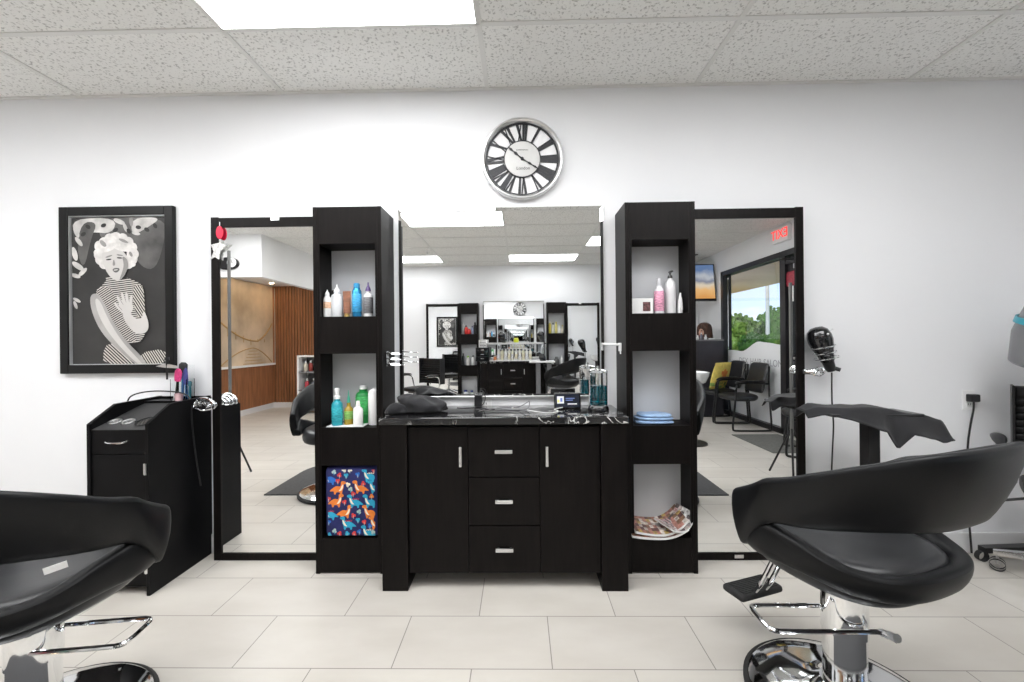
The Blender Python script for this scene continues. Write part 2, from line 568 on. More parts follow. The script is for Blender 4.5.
MB().lathe([(.0, -.055), (.022, -.053), (.022, -.05), (.008, -.048), (.008, 0)], n=12).build('head', STEEL, sp)

# ------------------------------------------------------------------ styling station furniture
def cabinet(label, loc):
    t = thing('styling_cabinet', label, 'cabinet', loc, 0, 'styling cabinets')
    # local x from -.614 to .614, front at y=-.354
    MB().box(-.484, .484, -.352, -.02, .075, .835).build('carcass', WOODIN, t, smooth=False)
    for s in (-1, 1):
        MB().box(s * .55 - .065, s * .55 + .065, -.388, -.004, 0, .835, .002).build('side_leg', WOOD, t, smooth=False)
    for s in (-1, 1):
        d = MB().box(s * .3315 - .1505, s * .3315 + .1505, -.37, -.35, .082, .818, .0015).build('door', WOOD, t, smooth=False)
        x = s * .2165
        MB().box(x - .007, x + .007, -.394, -.384, .622, .722, .002).box(x - .005, x + .005, -.386, -.369, .63, .642).box(x - .005, x + .005, -.386, -.369, .702, .714).build('handle', STEEL, d, smooth=False)
    for z0, z1 in ((.082, .318), (.322, .562), (.566, .818)):
        d = MB().box(-.1785, .1785, -.37, -.35, z0 + .001, z1 - .001, .0015).build('drawer', WOOD, t, smooth=False)
        zc = (z0 + z1) / 2 + .005
        MB().box(-.044, .044, -.394, -.384, zc - .009, zc + .009, .002).box(-.036, -.026, -.386, -.369, zc - .005, zc + .005).box(.026, .036, -.386, -.369, zc - .005, zc + .005).build('handle', STEEL, d, smooth=False)
    return t

MARBLE = mat('black marble', (0.01, 0.01, 0.011), 0.08, spec=0.6, coat=0.4)
n_, l_, b_ = nodes(MARBLE)
t = n_.new('ShaderNodeTexCoord')
ns = n_.new('ShaderNodeTexNoise')
ns.inputs['Scale'].default_value = 5.5
ns.inputs['Detail'].default_value = 4
ns.inputs['Distortion'].default_value = 1.6
l_.new(t.outputs['Object'], ns.inputs['Vector'])
mr = n_.new('ShaderNodeMath')
mr.operation = 'SUBTRACT'
mr.inputs[1].default_value = 0.5
ab = n_.new('ShaderNodeMath')
ab.operation = 'ABSOLUTE'
rr = n_.new('ShaderNodeValToRGB')
rr.color_ramp.elements[0].position = 0.004
rr.color_ramp.elements[0].color = (0.62, 0.62, 0.6, 1)
rr.color_ramp.elements[1].position = 0.016
rr.color_ramp.elements[1].color = (0.010, 0.010, 0.011, 1)
l_.new(ns.outputs['Fac'], mr.inputs[0])
l_.new(mr.outputs[0], ab.inputs[0])
l_.new(ab.outputs[0], rr.inputs[0])
n2 = n_.new('ShaderNodeTexNoise')
n2.inputs['Scale'].default_value = 3.0
l_.new(t.outputs['Object'], n2.inputs['Vector'])
r2 = n_.new('ShaderNodeValToRGB')
r2.color_ramp.elements[0].position = 0.46
r2.color_ramp.elements[1].position = 0.56
l_.new(n2.outputs['Fac'], r2.inputs[0])
mk = n_.new('ShaderNodeMix')
mk.data_type = 'RGBA'
mk.inputs['A'].default_value = (0.010, 0.010, 0.011, 1)
l_.new(r2.outputs[0], mk.inputs['Factor'])
l_.new(rr.outputs[0], mk.inputs['B'])
l_.new(mk.outputs['Result'], b_.inputs['Base Color'])

TW = .372
def tower(label, loc, flip=1):
    t = thing('shelf_tower', label, 'shelf', loc, 0, 'open shelf towers')
    h = TW / 2
    D = -.232
    for s in (-1, 1):
        MB().box(s * (h - .011) - .011, s * (h - .011) + .011, D, -.004, 0, 1.985, .0012).build('side_panel', WOOD, t, smooth=False)
    for z0, z1 in ((.0, .19), (.585, .79), (1.19, 1.391), (1.785, 1.985)):
        MB().box(-h + .023, h - .023, D + .002, D + .02, z0 + (.008 if z0 == 0 else 0), z1, .001).build('front_panel', WOOD, t, smooth=False)
    mb = MB()
    for s in (-1, 1):
        mb.box(s * (h - .029) - .006, s * (h - .029) + .006, D + .001, D + .02, .03, 1.98)
    mb.build('face_frame', WOOD, t, smooth=False)
    for z in (.19, .79, 1.391):
        MB().box(-h + .022, h - .022, D + .02, -.012, z - .018, z).build('shelf_board', WOODIN, t, smooth=False)
    for z in (.585, 1.19, 1.785):
        MB().box(-h + .022, h - .022, D + .02, -.012, z, z + .018).build('cubby_top', WOODIN, t, smooth=False)
    MB().box(-h + .022, h - .022, D + .02, -.012, 1.966, 1.984).build('top_board', WOOD, t, smooth=False)
    for z0, z1 in ((.19, .585), (.79, 1.19), (1.391, 1.785)):
        MB().box(-h + .0225, h - .0225, -.055, -.045, z0, z1).build('back_board', GREYBACK, t, smooth=False)
    return t

def floor_mirror(label, loc, width, top, outer):
    t = thing('floor_mirror', label, 'mirror', loc, 0, 'tall framed mirrors')
    h = width / 2
    f = .044
    MB().box(-h, -h + f, -.093, -.004, 0, top, .001).box(h - f, h, -.093, -.004, 0, top, .001).box(-h + f, h - f, -.093, -.004, top - .058, top - .004, .001).box(-h + f, h - f, -.093, -.004, 0, .04, .001).build('frame', WOOD, t, smooth=False)
    MB().box(-h + f - .002, h - f + .002, -.085, -.06, .038, top - .056).build('glass', MIRROR, t, smooth=False)
    if outer < 0:
        MB().box(.02, .07, -.0955, -.092, top - .024, top - .004, .001).build('latch_plate', STEEL, t, smooth=False)
    else:
        MB().box(-.075, -.025, -.0955, -.092, .012, .032, .001).build('catch_plate', STEEL, t, smooth=False)
    return t

def wall_mirror(label, loc):
    t = thing('wall_mirror', label, 'mirror', loc, 0, 'wide wall mirrors')
    # bevelled frameless glass: x -.602..+.602, z .935..2.035
    a, b = .602, .018
    mb = MB()
    z0, z1 = .922, 2.037
    mb.loft([[(-a, -.010, z0), (a, -.010, z0), (a, -.010, z1), (-a, -.010, z1)], [(-a, -.016, z0), (a, -.016, z0), (a, -.016, z1), (-a, -.016, z1)],
             [(-a + b, -.020, z0 + b), (a - b, -.020, z0 + b), (a - b, -.020, z1 - b), (-a + b, -.020, z1 - b)]])
    mb.build('glass', MIRROR, t, smooth=False)
    MB().box(-a + .005, a - .005, -.0098, -.001, z0 + .005, z1 - .005).build('backing', GREYPL, t, smooth=False)
    MB().box(-a, a, -.024, -.003, z0 - .005, z0 + .003).build('bottom_channel', STEEL, t, smooth=False)
    return t

CX = -.0835
cab = cabinet('black styling cabinet with three drawers between two doors under the marble top, near wall', (CX, -.001, 0))
top = tag(MB().box(-.622, .622, -.4, -.002, 0, .035, .004).build('countertop', MARBLE, smooth=False, loc=(CX, 0, .835)), 'glossy black marble countertop with white veins on the near cabinet', 'countertop', 'marble countertops')
twl = tower('tall black open shelf tower left of the near cabinet, dinosaur fabric in its lowest cubby', (-.9255, 0, 0))
twr = tower('tall black open shelf tower right of the near cabinet, magazines in its lowest cubby', (.756, 0, 0))
fml = floor_mirror('tall black framed mirror beside the black trolley, reflecting wood panelling', (-1.443, 0, 0), .660, 1.98, -1)
fmr = floor_mirror('tall black framed mirror right of the shelf tower, reflecting the shop window', (1.279, 0, 0), .654, 1.99, 1)
wm = wall_mirror('wide frameless mirror above the marble countertop under the clock', (-.105, 0, 0))

PCX, PY = -.105, YB
def opp(p):
    return (2 * PCX - p[0], PY - p[1], p[2])
def across(o, label):
    return dup(o, label, opp(o.location), o.rotation_euler.z + PI)
cab2 = across(cab, 'black styling cabinet reflected in the wide mirror, standing at the far wall')
top2 = across(top, 'black marble countertop with bottle rack, reflected in the wide mirror')
twl2 = across(twl, 'black shelf tower reflected right of the far cabinet, yellow bottles in its top cubby')
twr2 = across(twr, 'black shelf tower reflected left of the far cabinet, red bottles in its top cubby')
fml2 = across(fml, 'tall framed mirror at the far wall reflected right, showing plain white wall')
fmr2 = across(fmr, 'tall framed mirror at the far wall reflected left, showing framed pictures')
wm2 = across(wm, 'frameless mirror at the far wall seen inside the wide mirror above the bottle rack')

# ------------------------------------------------------------------ wall clock
ck = thing('wall_clock', 'round silver skeleton wall clock with black roman numerals above the wide mirror', 'clock', (.028, 0, 2.317))
Mc = Matrix.Rotation(PI / 2, 3, 'X')
MB().lathe([(.236, .004), (.241, .018), (.240, .032), (.234, .040), (.226, .041), (.219, .036), (.214, .026), (.213, .004)], n=64, M=Mc, ring=True).build('rim', STEEL, ck)
MB().lathe([(0, .006), (.213, .006), (.213, .012), (0, .012)], n=48, M=Mc).build('backing', mat('clock white', (.8, .8, .81), .4, noise_amt=.02), ck)
BL = mat('clock black', (.015, .016, .02), .4, noise_amt=.1)
MB().loft([[(r * math.cos(2 * PI * i / 56), -y, r * math.sin(2 * PI * i / 56)) for r, y in ((.214, .0125), (.214, .02), (.205, .02), (.205, .0125))] for i in range(56)], loop=True).build('minute_track', BL, ck)
MB().lathe([(0, .013), (.106, .013), (.106, .02), (.102, .022), (0, .022)], n=44, M=Mc).build('centre_dial', mat('dial grey', (.62, .62, .61), .45, noise_amt=.03), ck)
MB().loft([[(r * math.cos(2 * PI * i / 44), -y, r * math.sin(2 * PI * i / 44)) for r, y in ((.109, .012), (.109, .0235), (.104, .0235), (.104, .012))] for i in range(44)], loop=True).build('dial_ring', BL, ck)
ROM = ['XII', 'I', 'II', 'III', 'IIII', 'V', 'VI', 'VII', 'VIII', 'IX', 'X', 'XI']
for k, s_ in enumerate(ROM):
    mb = MB()
    wd = {'I': .014, 'V': .030, 'X': .030}
    tot = sum(wd[c] for c in s_)
    M = Matrix.Rotation(2 * PI * k / 12, 4, 'Y')
    x = -tot / 2
    def bar(xa, xb, wdt=.012):
        xa, xb, wdt = xa * .9, xb * 1.25, wdt * 1.0
        q = [Vector((xa - wdt / 2, 0, .108)), Vector((xa + wdt / 2, 0, .108)), Vector((xb + wdt * .7, 0, .207)), Vector((xb - wdt * .7, 0, .207))]
        mb.loft([[M @ (v + Vector((0, -.013, 0))) for v in q], [M @ (v + Vector((0, -.017, 0))) for v in q]])
    for c in s_:
        xc = x + wd[c] / 2
        if c == 'I':
            bar(xc, xc)
        elif c == 'V':
            bar(xc, xc - .010, .011)
            bar(xc, xc + .010, .006)
        else:
            bar(xc + .010, xc - .010, .012)
            bar(xc - .010, xc + .010, .005)
        x += wd[c]
    mb.build('numeral', BL, ck, smooth=False)
def hand(ang, ln, name, wdt):
    M = Matrix.Rotation(R(ang), 4, 'Y')
    pts = [(0, -.02), (wdt * .5, -.01), (.35 * wdt, ln * .3), (wdt, ln * .45), (.3 * wdt, ln * .6), (.8 * wdt, ln * .78), (0, ln)]
    poly = pts + [(-a, b) for a, b in reversed(pts[1:-1])]
    mb = MB()
    mb.prism(poly, -.028, -.025, 'Y', M)
    mb.build(name, BL, ck, smooth=False)
hand(310, .11, 'hour_hand', .009)
hand(123, .115, 'minute_hand', .007)
MB().lathe([(0, .022), (.009, .022), (.009, .031), (0, .031)], n=14, M=Mc).build('hub', BL, ck)
text_mesh('dial_text', 'KENSINGTON', .011, BL, ck, Matrix.Translation((0, -.0226, .052)) @ Matrix.Rotation(PI / 2, 4, 'X'), .0003)
text_mesh('dial_text', 'London', .026, BL, ck, Matrix.Translation((.005, -.0226, -.055)) @ Matrix.Rotation(PI / 2, 4, 'X'), .0003)

# ------------------------------------------------------------------ framed portrait print
pr = thing('framed_print', 'black framed black and white print of a woman in striped top, above trolley', 'picture', (-2.3935, 0, 1.577))
FW, FH = .3455, .497
mb = MB()
for (x0, x1, z0, z1) in ((-FW, -FW + .052, -FH, FH), (FW - .052, FW, -FH, FH), (-FW + .052, FW - .052, FH - .052, FH), (-FW + .052, FW - .052, -FH, -FH + .052)):
    mb.box(x0, x1, -.03, -.002, z0, z1, .004)
mb.build('frame', mat('black picture frame', (.006, .006, .006), .35, noise_amt=.1, spec=.25), pr, smooth=False)
mb = MB()
a, b = FW - .05, FH - .05
for (x0, x1, z0, z1) in ((-a, -a + .006, -b, b), (a - .006, a, -b, b), (-a, a, b - .006, b), (-a, a, -b, -b + .006)):
    mb.box(x0, x1, -.022, -.004, z0, z1)
mb.build('inner_lip', SILVER, pr, smooth=False)
def gm(v, nm=None, na=0.0, ns=8):
    return mat('print grey %.3f %s' % (v, nm or ''), (v, v * .97, v * .94), .55, noise_amt=na, noise_scale=ns)
def stripes(name, ang, freq):
    m = mat(name, (.1, .1, .1), .6)
    n, l, b = nodes(m)
    t = n.new('ShaderNodeTexCoord')
    p = n.new('ShaderNodeMapping')
    p.inputs['Rotation'].default_value = (0, ang, 0)
    wv = n.new('ShaderNodeTexWave')
    wv.wave_type = 'BANDS'
    wv.bands_direction = 'Z'
    wv.inputs['Scale'].default_value = freq
    wv.inputs['Distortion'].default_value = 1.2
    wv.inputs['Detail'].default_value = 1
    wv.inputs['Detail Scale'].default_value = .4
    r = n.new('ShaderNodeValToRGB')
    r.color_ramp.elements[0].position = .5
    r.color_ramp.elements[0].color = (.02, .018, .016, 1)
    r.color_ramp.elements[1].position = .62
    r.color_ramp.elements[1].color = (.55, .53, .5, 1)
    l.new(t.outputs['Object'], p.inputs[0])
    l.new(p.outputs[0], wv.inputs['Vector'])
    l.new(wv.outputs['Color'], r.inputs[0])
    l.new(r.outputs[0], b.inputs['Base Color'])
    return m
S1 = stripes('stripes near level', 0.12, 26)
S2 = stripes('stripes falling', .55, 26)
S3 = stripes('stripes rising', -1.0, 24)
S4 = stripes('stripes lap', -.75, 22)
PM = [gm(.022, 'backdrop', .5, 3), gm(.5, 'leaf', .35, 12), gm(.09, 'mid', .6, 6), gm(.62, 'hair', .22, 26), gm(.52, 'skin', .08, 5), gm(.33, 'arm', .2, 6), gm(.02, 'ink'), gm(.1, 'lip'), S1, S2, S3, S4, gm(.24, 'shade', .3, 7)]
mb = MB()
def uv(u, v):
    return ((u - 245) / 4.01 * .00586, (341 - v) / 4.01 * .00586)
depth = [-.0105]
def poly(i, pts, smooth=2):
    depth[0] -= .00012
    P = [Vector((*uv(u, v), 0)) for u, v in pts]
    for _ in range(smooth):
        q = []
        for k in range(len(P)):
            a, b = P[k], P[(k + 1) % len(P)]
            q += [a * .75 + b * .25, a * .25 + b * .75]
        P = q
    lim_u = ((50 - 245) / 4.01 * .00586, (440 - 245) / 4.01 * .00586)
    lim_v = ((341 - 648) / 4.01 * .00586, (341 - 42) / 4.01 * .00586)
    P = [(min(max(p.x, lim_u[0]), lim_u[1]), min(max(p.y, lim_v[0]), lim_v[1])) for p in P]
    mb.m(i).flat(P, depth[0])
def blob(i, u, v, ru, rv, a=0, n=12):
    poly(i, [(u + ru * math.cos(2 * PI * k / n) * math.cos(a) - rv * math.sin(2 * PI * k / n) * math.sin(a), v + ru * math.cos(2 * PI * k / n) * math.sin(a) + rv * math.sin(2 * PI * k / n) * math.cos(a)) for k in range(n)], 1)
poly(0, [(50, 42), (440, 42), (440, 648), (50, 648)], 0)
poly(2, [(150, 42), (440, 42), (440, 130), (400, 260), (340, 250), (300, 180), (180, 160)])
poly(1, [(52, 44), (240, 44), (220, 110), (130, 100), (60, 120)])
poly(1, [(300, 44), (430, 44), (360, 90), (300, 120)])
poly(2, [(90, 60), (160, 60), (130, 130), (100, 260), (70, 180)])
for (u, v, a, s) in [(70, 100, 1.2, 26), (80, 140, .9, 24), (62, 190, 1.3, 30), (75, 240, .6, 30), (95, 265, 2.4, 24), (65, 280, .3, 22), (70, 380, .5, 18), (64, 400, 1.2, 18), (215, 70, 1.1, 22), (250, 60, .4, 26), (275, 85, 1.2, 20), (320, 110, .2, 18), (345, 70, .7, 20), (300, 60, 1.5, 22), (380, 60, .8, 14)]:
    blob(1 if random.random() < .75 else 12, u, v, s, s * .38, a)
for (u, v) in [(100, 110), (120, 80), (185, 75), (235, 95), (290, 100), (330, 85), (365, 95), (400, 80)]:
    blob(0, u, v, 12, 8, u)
# hair back, body
for k in range(16):
    a = 2 * PI * k / 16
    blob(3, 238 + 68 * math.cos(a), 195 + 66 * math.sin(a) * (1 if math.sin(a) < 0 else .75), 26, 24, a)
for (u, v, r) in [(165, 160, 22), (160, 185, 16), (195, 140, 20), (300, 175, 20), (310, 210, 18), (305, 235, 15), (255, 130, 22), (230, 125, 20)]:
    blob(3, u, v, r, r * .8, u)
blob(12, 185, 150, 18, 9, .8)
blob(12, 300, 195, 12, 6, 1.1)
blob(12, 270, 140, 22, 6, .4)
# torso
poly(8, [(205, 290), (300, 298), (330, 310), (352, 330), (356, 420), (360, 520), (330, 560), (250, 560), (200, 480), (160, 400), (150, 345), (180, 322)], 1)
poly(9, [(150, 345), (180, 325), (215, 330), (245, 400), (270, 470), (330, 540), (300, 560), (230, 500), (190, 440)], 1)
poly(10, [(315, 315), (352, 330), (356, 420), (352, 470), (320, 440), (305, 370)], 1)
poly(11, [(185, 570), (230, 555), (300, 590), (360, 648), (180, 648)], 1)
poly(10, [(330, 600), (440, 580), (440, 648), (350, 648)], 1)
poly(8, [(195, 282), (250, 300), (300, 288), (306, 330), (280, 350), (220, 345), (198, 320)], 1)
# face
poly(4, [(176, 200), (190, 175), (230, 168), (268, 180), (288, 210), (288, 250), (272, 285), (248, 304), (222, 296), (195, 262)], 2)
poly(12, [(262, 200), (288, 215), (287, 255), (270, 285), (250, 302), (264, 268), (272, 236)], 2)
blob(3, 205, 172, 36, 12, -.3)
blob(3, 255, 168, 36, 12, .35)
poly(12, [(195, 204), (222, 196), (224, 201), (197, 211)], 1)
poly(12, [(242, 194), (268, 198), (268, 203), (243, 200)], 1)
blob(6, 209, 216, 12, 3.2, -.12)
blob(6, 254, 210, 12, 3.2, .08)
poly(12, [(230, 212), (238, 238), (228, 243), (224, 236)], 1)
poly(7, [(222, 258), (234, 250), (255, 252), (252, 264), (236, 272)], 1)
blob(3, 238, 259, 9, 2.2, -.1)
# far arm with hand on chest, near arm
poly(4, [(352, 420), (372, 470), (372, 505), (350, 522), (315, 520), (280, 480), (262, 440), (285, 425), (320, 462), (345, 460)], 2)
poly(4, [(248, 390), (262, 378), (300, 385), (312, 410), (300, 440), (270, 445), (250, 420)], 2)
for (u0, v0, u1, v1) in [(262, 400, 246, 372), (275, 392, 264, 358), (288, 390, 282, 360), (300, 398, 302, 374), (256, 420, 240, 402)]:
    a = math.atan2(v1 - v0, u1 - u0)
    blob(4, (u0 + u1) / 2, (v0 + v1) / 2, 24, 7, a)
    blob(12, (u0 + u1) / 2 + 6, (v0 + v1) / 2 + 2, 18, 1.3, a)
poly(5, [(128, 370), (150, 350), (180, 370), (215, 450), (270, 540), (330, 600), (372, 648), (318, 648), (250, 590), (180, 520), (140, 440)], 2)
poly(4, [(150, 372), (172, 380), (205, 460), (260, 550), (330, 625), (350, 648), (330, 648), (255, 575), (195, 500), (160, 430)], 2)
mb.build('print', PM, pr, smooth=False)

# ------------------------------------------------------------------ bottles and small shelf items
def bottle(name, label, cat, loc, prof, col, cap_prof, cap_col, band=None, rough=.3, group=None, rz=0, sx=1, sy=1, pump=None, capname='cap', metal=0):
    b = thing(name, label, cat, loc, rz, group)
    key = '%.2f %.2f %.2f' % col
    MB().lathe(prof, n=20, sx=sx, sy=sy).build('body', mat('bottle ' + key + str(metal), col, rough, metal, noise_amt=.05, noise_scale=12), b)
    if band:
        z0, z1, bc, rr_ = band
        MB().lathe([(rr_, z0), (rr_ + .0006, z0 + .001), (rr_ + .0006, z1 - .001), (rr_, z1)], n=20, sx=sx, sy=sy).build('printed_label', mat('label %.2f %.2f %.2f' % bc, bc, .5, noise_amt=.55, noise_scale=60, stretch=(1, 1, 5)), b)
    if cap_prof:
        MB().lathe(cap_prof, n=16).build(capname, mat('cap %.2f %.2f %.2f' % cap_col, cap_col, .3, noise_amt=.05), b)
    if pump:
        z = pump
        MB().cyl((0, 0, z), (0, 0, z + .02), .004, n=8).box(-.007, .007, -.032, .01, z + .018, z + .028, .002).build('nozzle', mat('cap %.2f %.2f %.2f' % cap_col, cap_col, .3, noise_amt=.05), b)
    return b
def cylp(r, h, nr=.012, sh=.02, nk=.012):
    return [(0, 0), (r * .94, 0), (r, .005), (r, h - sh - nk), (r * .85, h - nk - sh * .4), (nr, h - nk), (nr, h), (0, h)]
def capp(r, z, h):
    return [(0, z), (r, z), (r, z + h - .003), (r * .85, z + h), (0, z + h)]
def conep(r, z, h):
    return [(0, z), (r, z), (r * .8, z + h * .3), (r * .35, z + h * .6), (r * .2, z + h), (0, z + h)]
SG = 'bottles in the near left tower'
ZA, ZB = 1.391, .79
bottle('dark_bottle', 'dark narrow bottle at the far left of the near left tower, top cubby', 'bottle', (-1.066, -.085, ZA), cylp(.02, .14), (.02, .018, .018), capp(.012, .14, .02), (.02, .02, .02), (.03, .1, (.1, .06, .04), .0202), group=SG)
bottle('squeeze_bottle', 'slim white squeeze bottle with orange print, left tower top cubby', 'bottle', (-1.066, -.165, ZA), cylp(.021, .13), (.75, .75, .74), conep(.012, .13, .025), (.8, .8, .8), (.05, .085, (.7, .42, .28), .0212), group=SG)
bottle('applicator_bottle', 'large translucent white applicator bottle with pointed tip, left tower top cubby', 'bottle', (-1.018, -.15, ZA), cylp(.032, .145, .016), (.66, .68, .7), conep(.017, .145, .04), (.8, .8, .8), group=SG)
tb = thing('cream_tube', 'brown cream tube standing on its cap between white and blue bottles', 'tube', (-.956, -.165, ZA), 0, SG)
mb = MB()
rings = []
for i in range(8):
    z = .02 + .125 * i / 7
    a_, b_ = .019 + .004 * i / 7, .017 * (1 - i / 7) + .001
    rings.append([(a_ * math.cos(2 * PI * k / 20), b_ * math.sin(2 * PI * k / 20), z) for k in range(20)])
mb.loft(rings).build('body', mat('brown tube', (.22, .09, .05), .35, noise_amt=.3, noise_scale=25, stretch=(1, 1, 3)), tb)
MB().lathe(capp(.015, 0, .022), n=16).build('cap', mat('gold cap', (.6, .42, .15), .3, .7, noise_amt=.05), tb)
bottle('spray_can', 'metallic blue hairspray can in the left tower top cubby', 'spray can', (-.906, -.15, ZA), cylp(.025, .165, .018, .014, .006), (.03, .25, .5), capp(.017, .165, .025), (.05, .3, .55), (.03, .13, (.05, .33, .62), .0252), group=SG, rough=.2, metal=.5)
bottle('lotion_bottle', 'white bottle with black side label and purple spray cap', 'bottle', (-.842, -.15, ZA), cylp(.025, .145), (.78, .78, .78), conep(.016, .145, .05), (.08, .04, .16), (.02, .11, (.16, .16, .17), .0252), group=SG)
ct = tag(MB().box(-.1, .1, -.06, .06, 0, .004, .001).build('white_cloth', mat('white cloth', (.75, .76, .77), .9, noise_amt=.05, noise_scale=20, bump=.2), smooth=False, loc=(-.955, -.155, ZB)), 'flat white cloth under the bottles in the left tower middle cubby', 'cloth')
bottle('spray_bottle', 'teal spray bottle with white top, left tower middle cubby', 'bottle', (-1.012, -.175, ZB + .004), cylp(.029, .145, .016), (.02, .3, .37), [(0, .145), (.017, .145), (.017, .16), (.011, .165), (.013, .2), (.009, .205), (0, .205)], (.82, .82, .82), (.03, .1, (.03, .36, .42), .0292), group=SG, capname='sprayer')
bottle('amber_oil_bottle', 'amber oil bottle with green cap behind the small white bottle', 'bottle', (-.958, -.15, ZB + .004), cylp(.025, .12, .01, .03, .02), (.35, .24, .03), conep(.01, .12, .07), (.05, .32, .22), (.03, .075, (.2, .4, .1), .0252), group=SG, rough=.15)
bottle('small_white_bottle', 'small plain white bottle in front in the left tower middle cubby', 'bottle', (-.890, -.19, ZB + .004), cylp(.026, .115), (.82, .82, .81), capp(.01, .115, .02), (.8, .78, .74), group=SG)
bottle('green_jug', 'large green shampoo bottle with white flip cap, left tower middle cubby', 'bottle', (-.892, -.105, ZB + .004), cylp(.042, .19, .022), (.015, .22, .05), capp(.02, .19, .02), (.8, .8, .8), (.05, .15, (.05, .36, .1), .0422), group=SG)
bottle('tall_white_bottle', 'tall white bottle at the right edge of the left tower middle cubby', 'bottle', (-.818, -.14, ZB), [(0, 0), (.03, 0), (.032, .006), (.032, .175), (.025, .192), (.01, .198), (0, .198)], (.8, .8, .8), capp(.01, .198, .006), (.8, .8, .8), group=SG)
SG2 = 'products in the near right tower'
bx = thing('product_box', 'small white product box with dark printed square in the right tower', 'box', (.672, -.15, ZA), 0, SG2)
MB().box(-.06, .06, -.03, .03, 0, .085, .002).build('carton', PAPER, bx, smooth=False)
MB().box(.005, .045, -.0312, -.0302, .015, .065).build('printed_panel', mat('dark print', (.12, .05, .05), .5, noise_amt=.8, noise_scale=70), bx, smooth=False)
bottle('pink_spray_can', 'pink spray can with silver top in the right tower top cubby', 'spray can', (.772, -.16, ZA), cylp(.026, .155, .016, .02, .01), (.75, .75, .77), capp(.013, .155, .04), (.5, .5, .52), (.015, .125, (.66, .3, .42), .0262), group=SG2, rough=.25)
bottle('white_pump_bottle', 'tall silvery white pump bottle in the right tower top cubby', 'bottle', (.84, -.14, ZA), [(0, 0), (.028, 0), (.030, .006), (.030, .15), (.026, .175), (.012, .19), (.012, .198), (0, .198)], (.66, .66, .67), capp(.013, .198, .016), (.05, .05, .05), group=SG2, pump=.21)
bottle('white_tube', 'thin white tapered tube next to the pump bottle in the right tower', 'tube', (.886, -.165, ZA), [(0, 0), (.012, 0), (.012, .02), (.014, .021), (.011, .07), (.004, .115), (0, .115)], (.8, .8, .8), None, (.1, .1, .1), group=SG2)
TOWELB = mat('light blue towel', (.28, .43, .66), .9, noise_amt=.12, noise_scale=30, bump=.4, bump_scale=220, sheen=.2)
ft = thing('folded_towel', 'folded light blue towel in the right tower middle cubby', 'towel', (.745, -.14, ZB))
def cushion(mb, x0, x1, y0, y1, z0, z1, seed=0, amp=.006, n=10):
    rings = []
    for i in range(n + 1):
        u = i / n
        x = x0 + (x1 - x0) * u
        e = math.sin(PI * min(max(u, .02), .98)) ** .25
        ring = []
        for k in range(20):
            a = 2 * PI * k / 20
            cy_, sy_ = math.cos(a), math.sin(a)
            yy = (y0 + y1) / 2 + (y1 - y0) / 2 * math.copysign(abs(cy_) ** .5, cy_) * e
            zz = (z0 + z1) / 2 + (z1 - z0) / 2 * math.copysign(abs(sy_) ** .6, sy_) * (e if sy_ > 0 else 1)
            nn = noise.noise(Vector((x * 14 + seed, yy * 14, zz * 14))) * amp
            ring.append((x + nn, yy + nn, zz + (nn if sy_ > 0 else 0)))
        rings.append(ring)
    return mb.loft(rings)
for i, (z0, z1, x0, x1) in enumerate([(0, .022, -.115, .105), (.02, .04, -.11, .1), (.037, .055, -.095, .09)]):
    mb = MB()
    cushion(mb, x0, x1, -.07, .07, z0, z1, i * 5)
    mb.build('fold', TOWELB, ft, subd=1)
# magazines
MG = 'magazines in the near right tower'
def magazine(label, loc, rz, cols, curl, wd=.15, dp=.11, th=.012):
    t = thing('magazine', label, 'magazine', loc, rz, MG)
    def bend(u):
        return curl * max(0, u) ** 2.2 + .25 * curl * max(0, -u) ** 2
    n = 14
    top_, bot = [], []
    mb = MB()
    rings = []
    for i in range(n + 1):
        u = -1 + 2 * i / n
        z = bend(u)
        x = u * wd
        rings.append([(x, -dp, z), (x, dp, z + .01), (x, dp, z + .01 + th), (x, -dp, z + th)])
    mb.loft(rings).build('pages', PAPER, t, smooth=False)
    mb = MB()
    for i in range(n):
        for j in range(6):
            mb.m(random.randrange(len(cols)))
            def q(ii, jj):
                u = -1 + 2 * ii / n
                v = jj / 6
                return (u * wd * .985, -dp + 2 * dp * v, bend(u) + th + .0007 + .01 * v)
            mb._f([mb.bm.verts.new(q(*p)) for p in ((i, j), (i + 1, j), (i + 1, j + 1), (i, j + 1))])
    mb.build('cover', cols, t, smooth=True)
    return t
CC = [mat('print %d' % i, c, .3, noise_amt=.6, noise_scale=45) for i, c in enumerate([(.3, .03, .05), (.22, .12, .07), (.6, .55, .5), (.12, .05, .05), (.42, .2, .16), (.5, .36, .12)])]
C2 = [mat('print %d' % (i + 10), c, .3, noise_amt=.7, noise_scale=60) for i, c in enumerate([(.5, .44, .43), (.12, .1, .1), (.55, .36, .36), (.62, .6, .58)])]
magazine('open magazine with dark red cover lying at the bottom of the right tower', (.738, -.142, .19), 0, CC, .05)
magazine('glossy magazine with brown pages on top of the dark red magazine', (.745, -.15, .207), .0, CC[1:], .075, .14, .1)
magazine('pinkish magazine leaning up in the right corner of the bottom cubby', (.835, -.19, .232), R(24), C2, .075, .082, .07, .008)

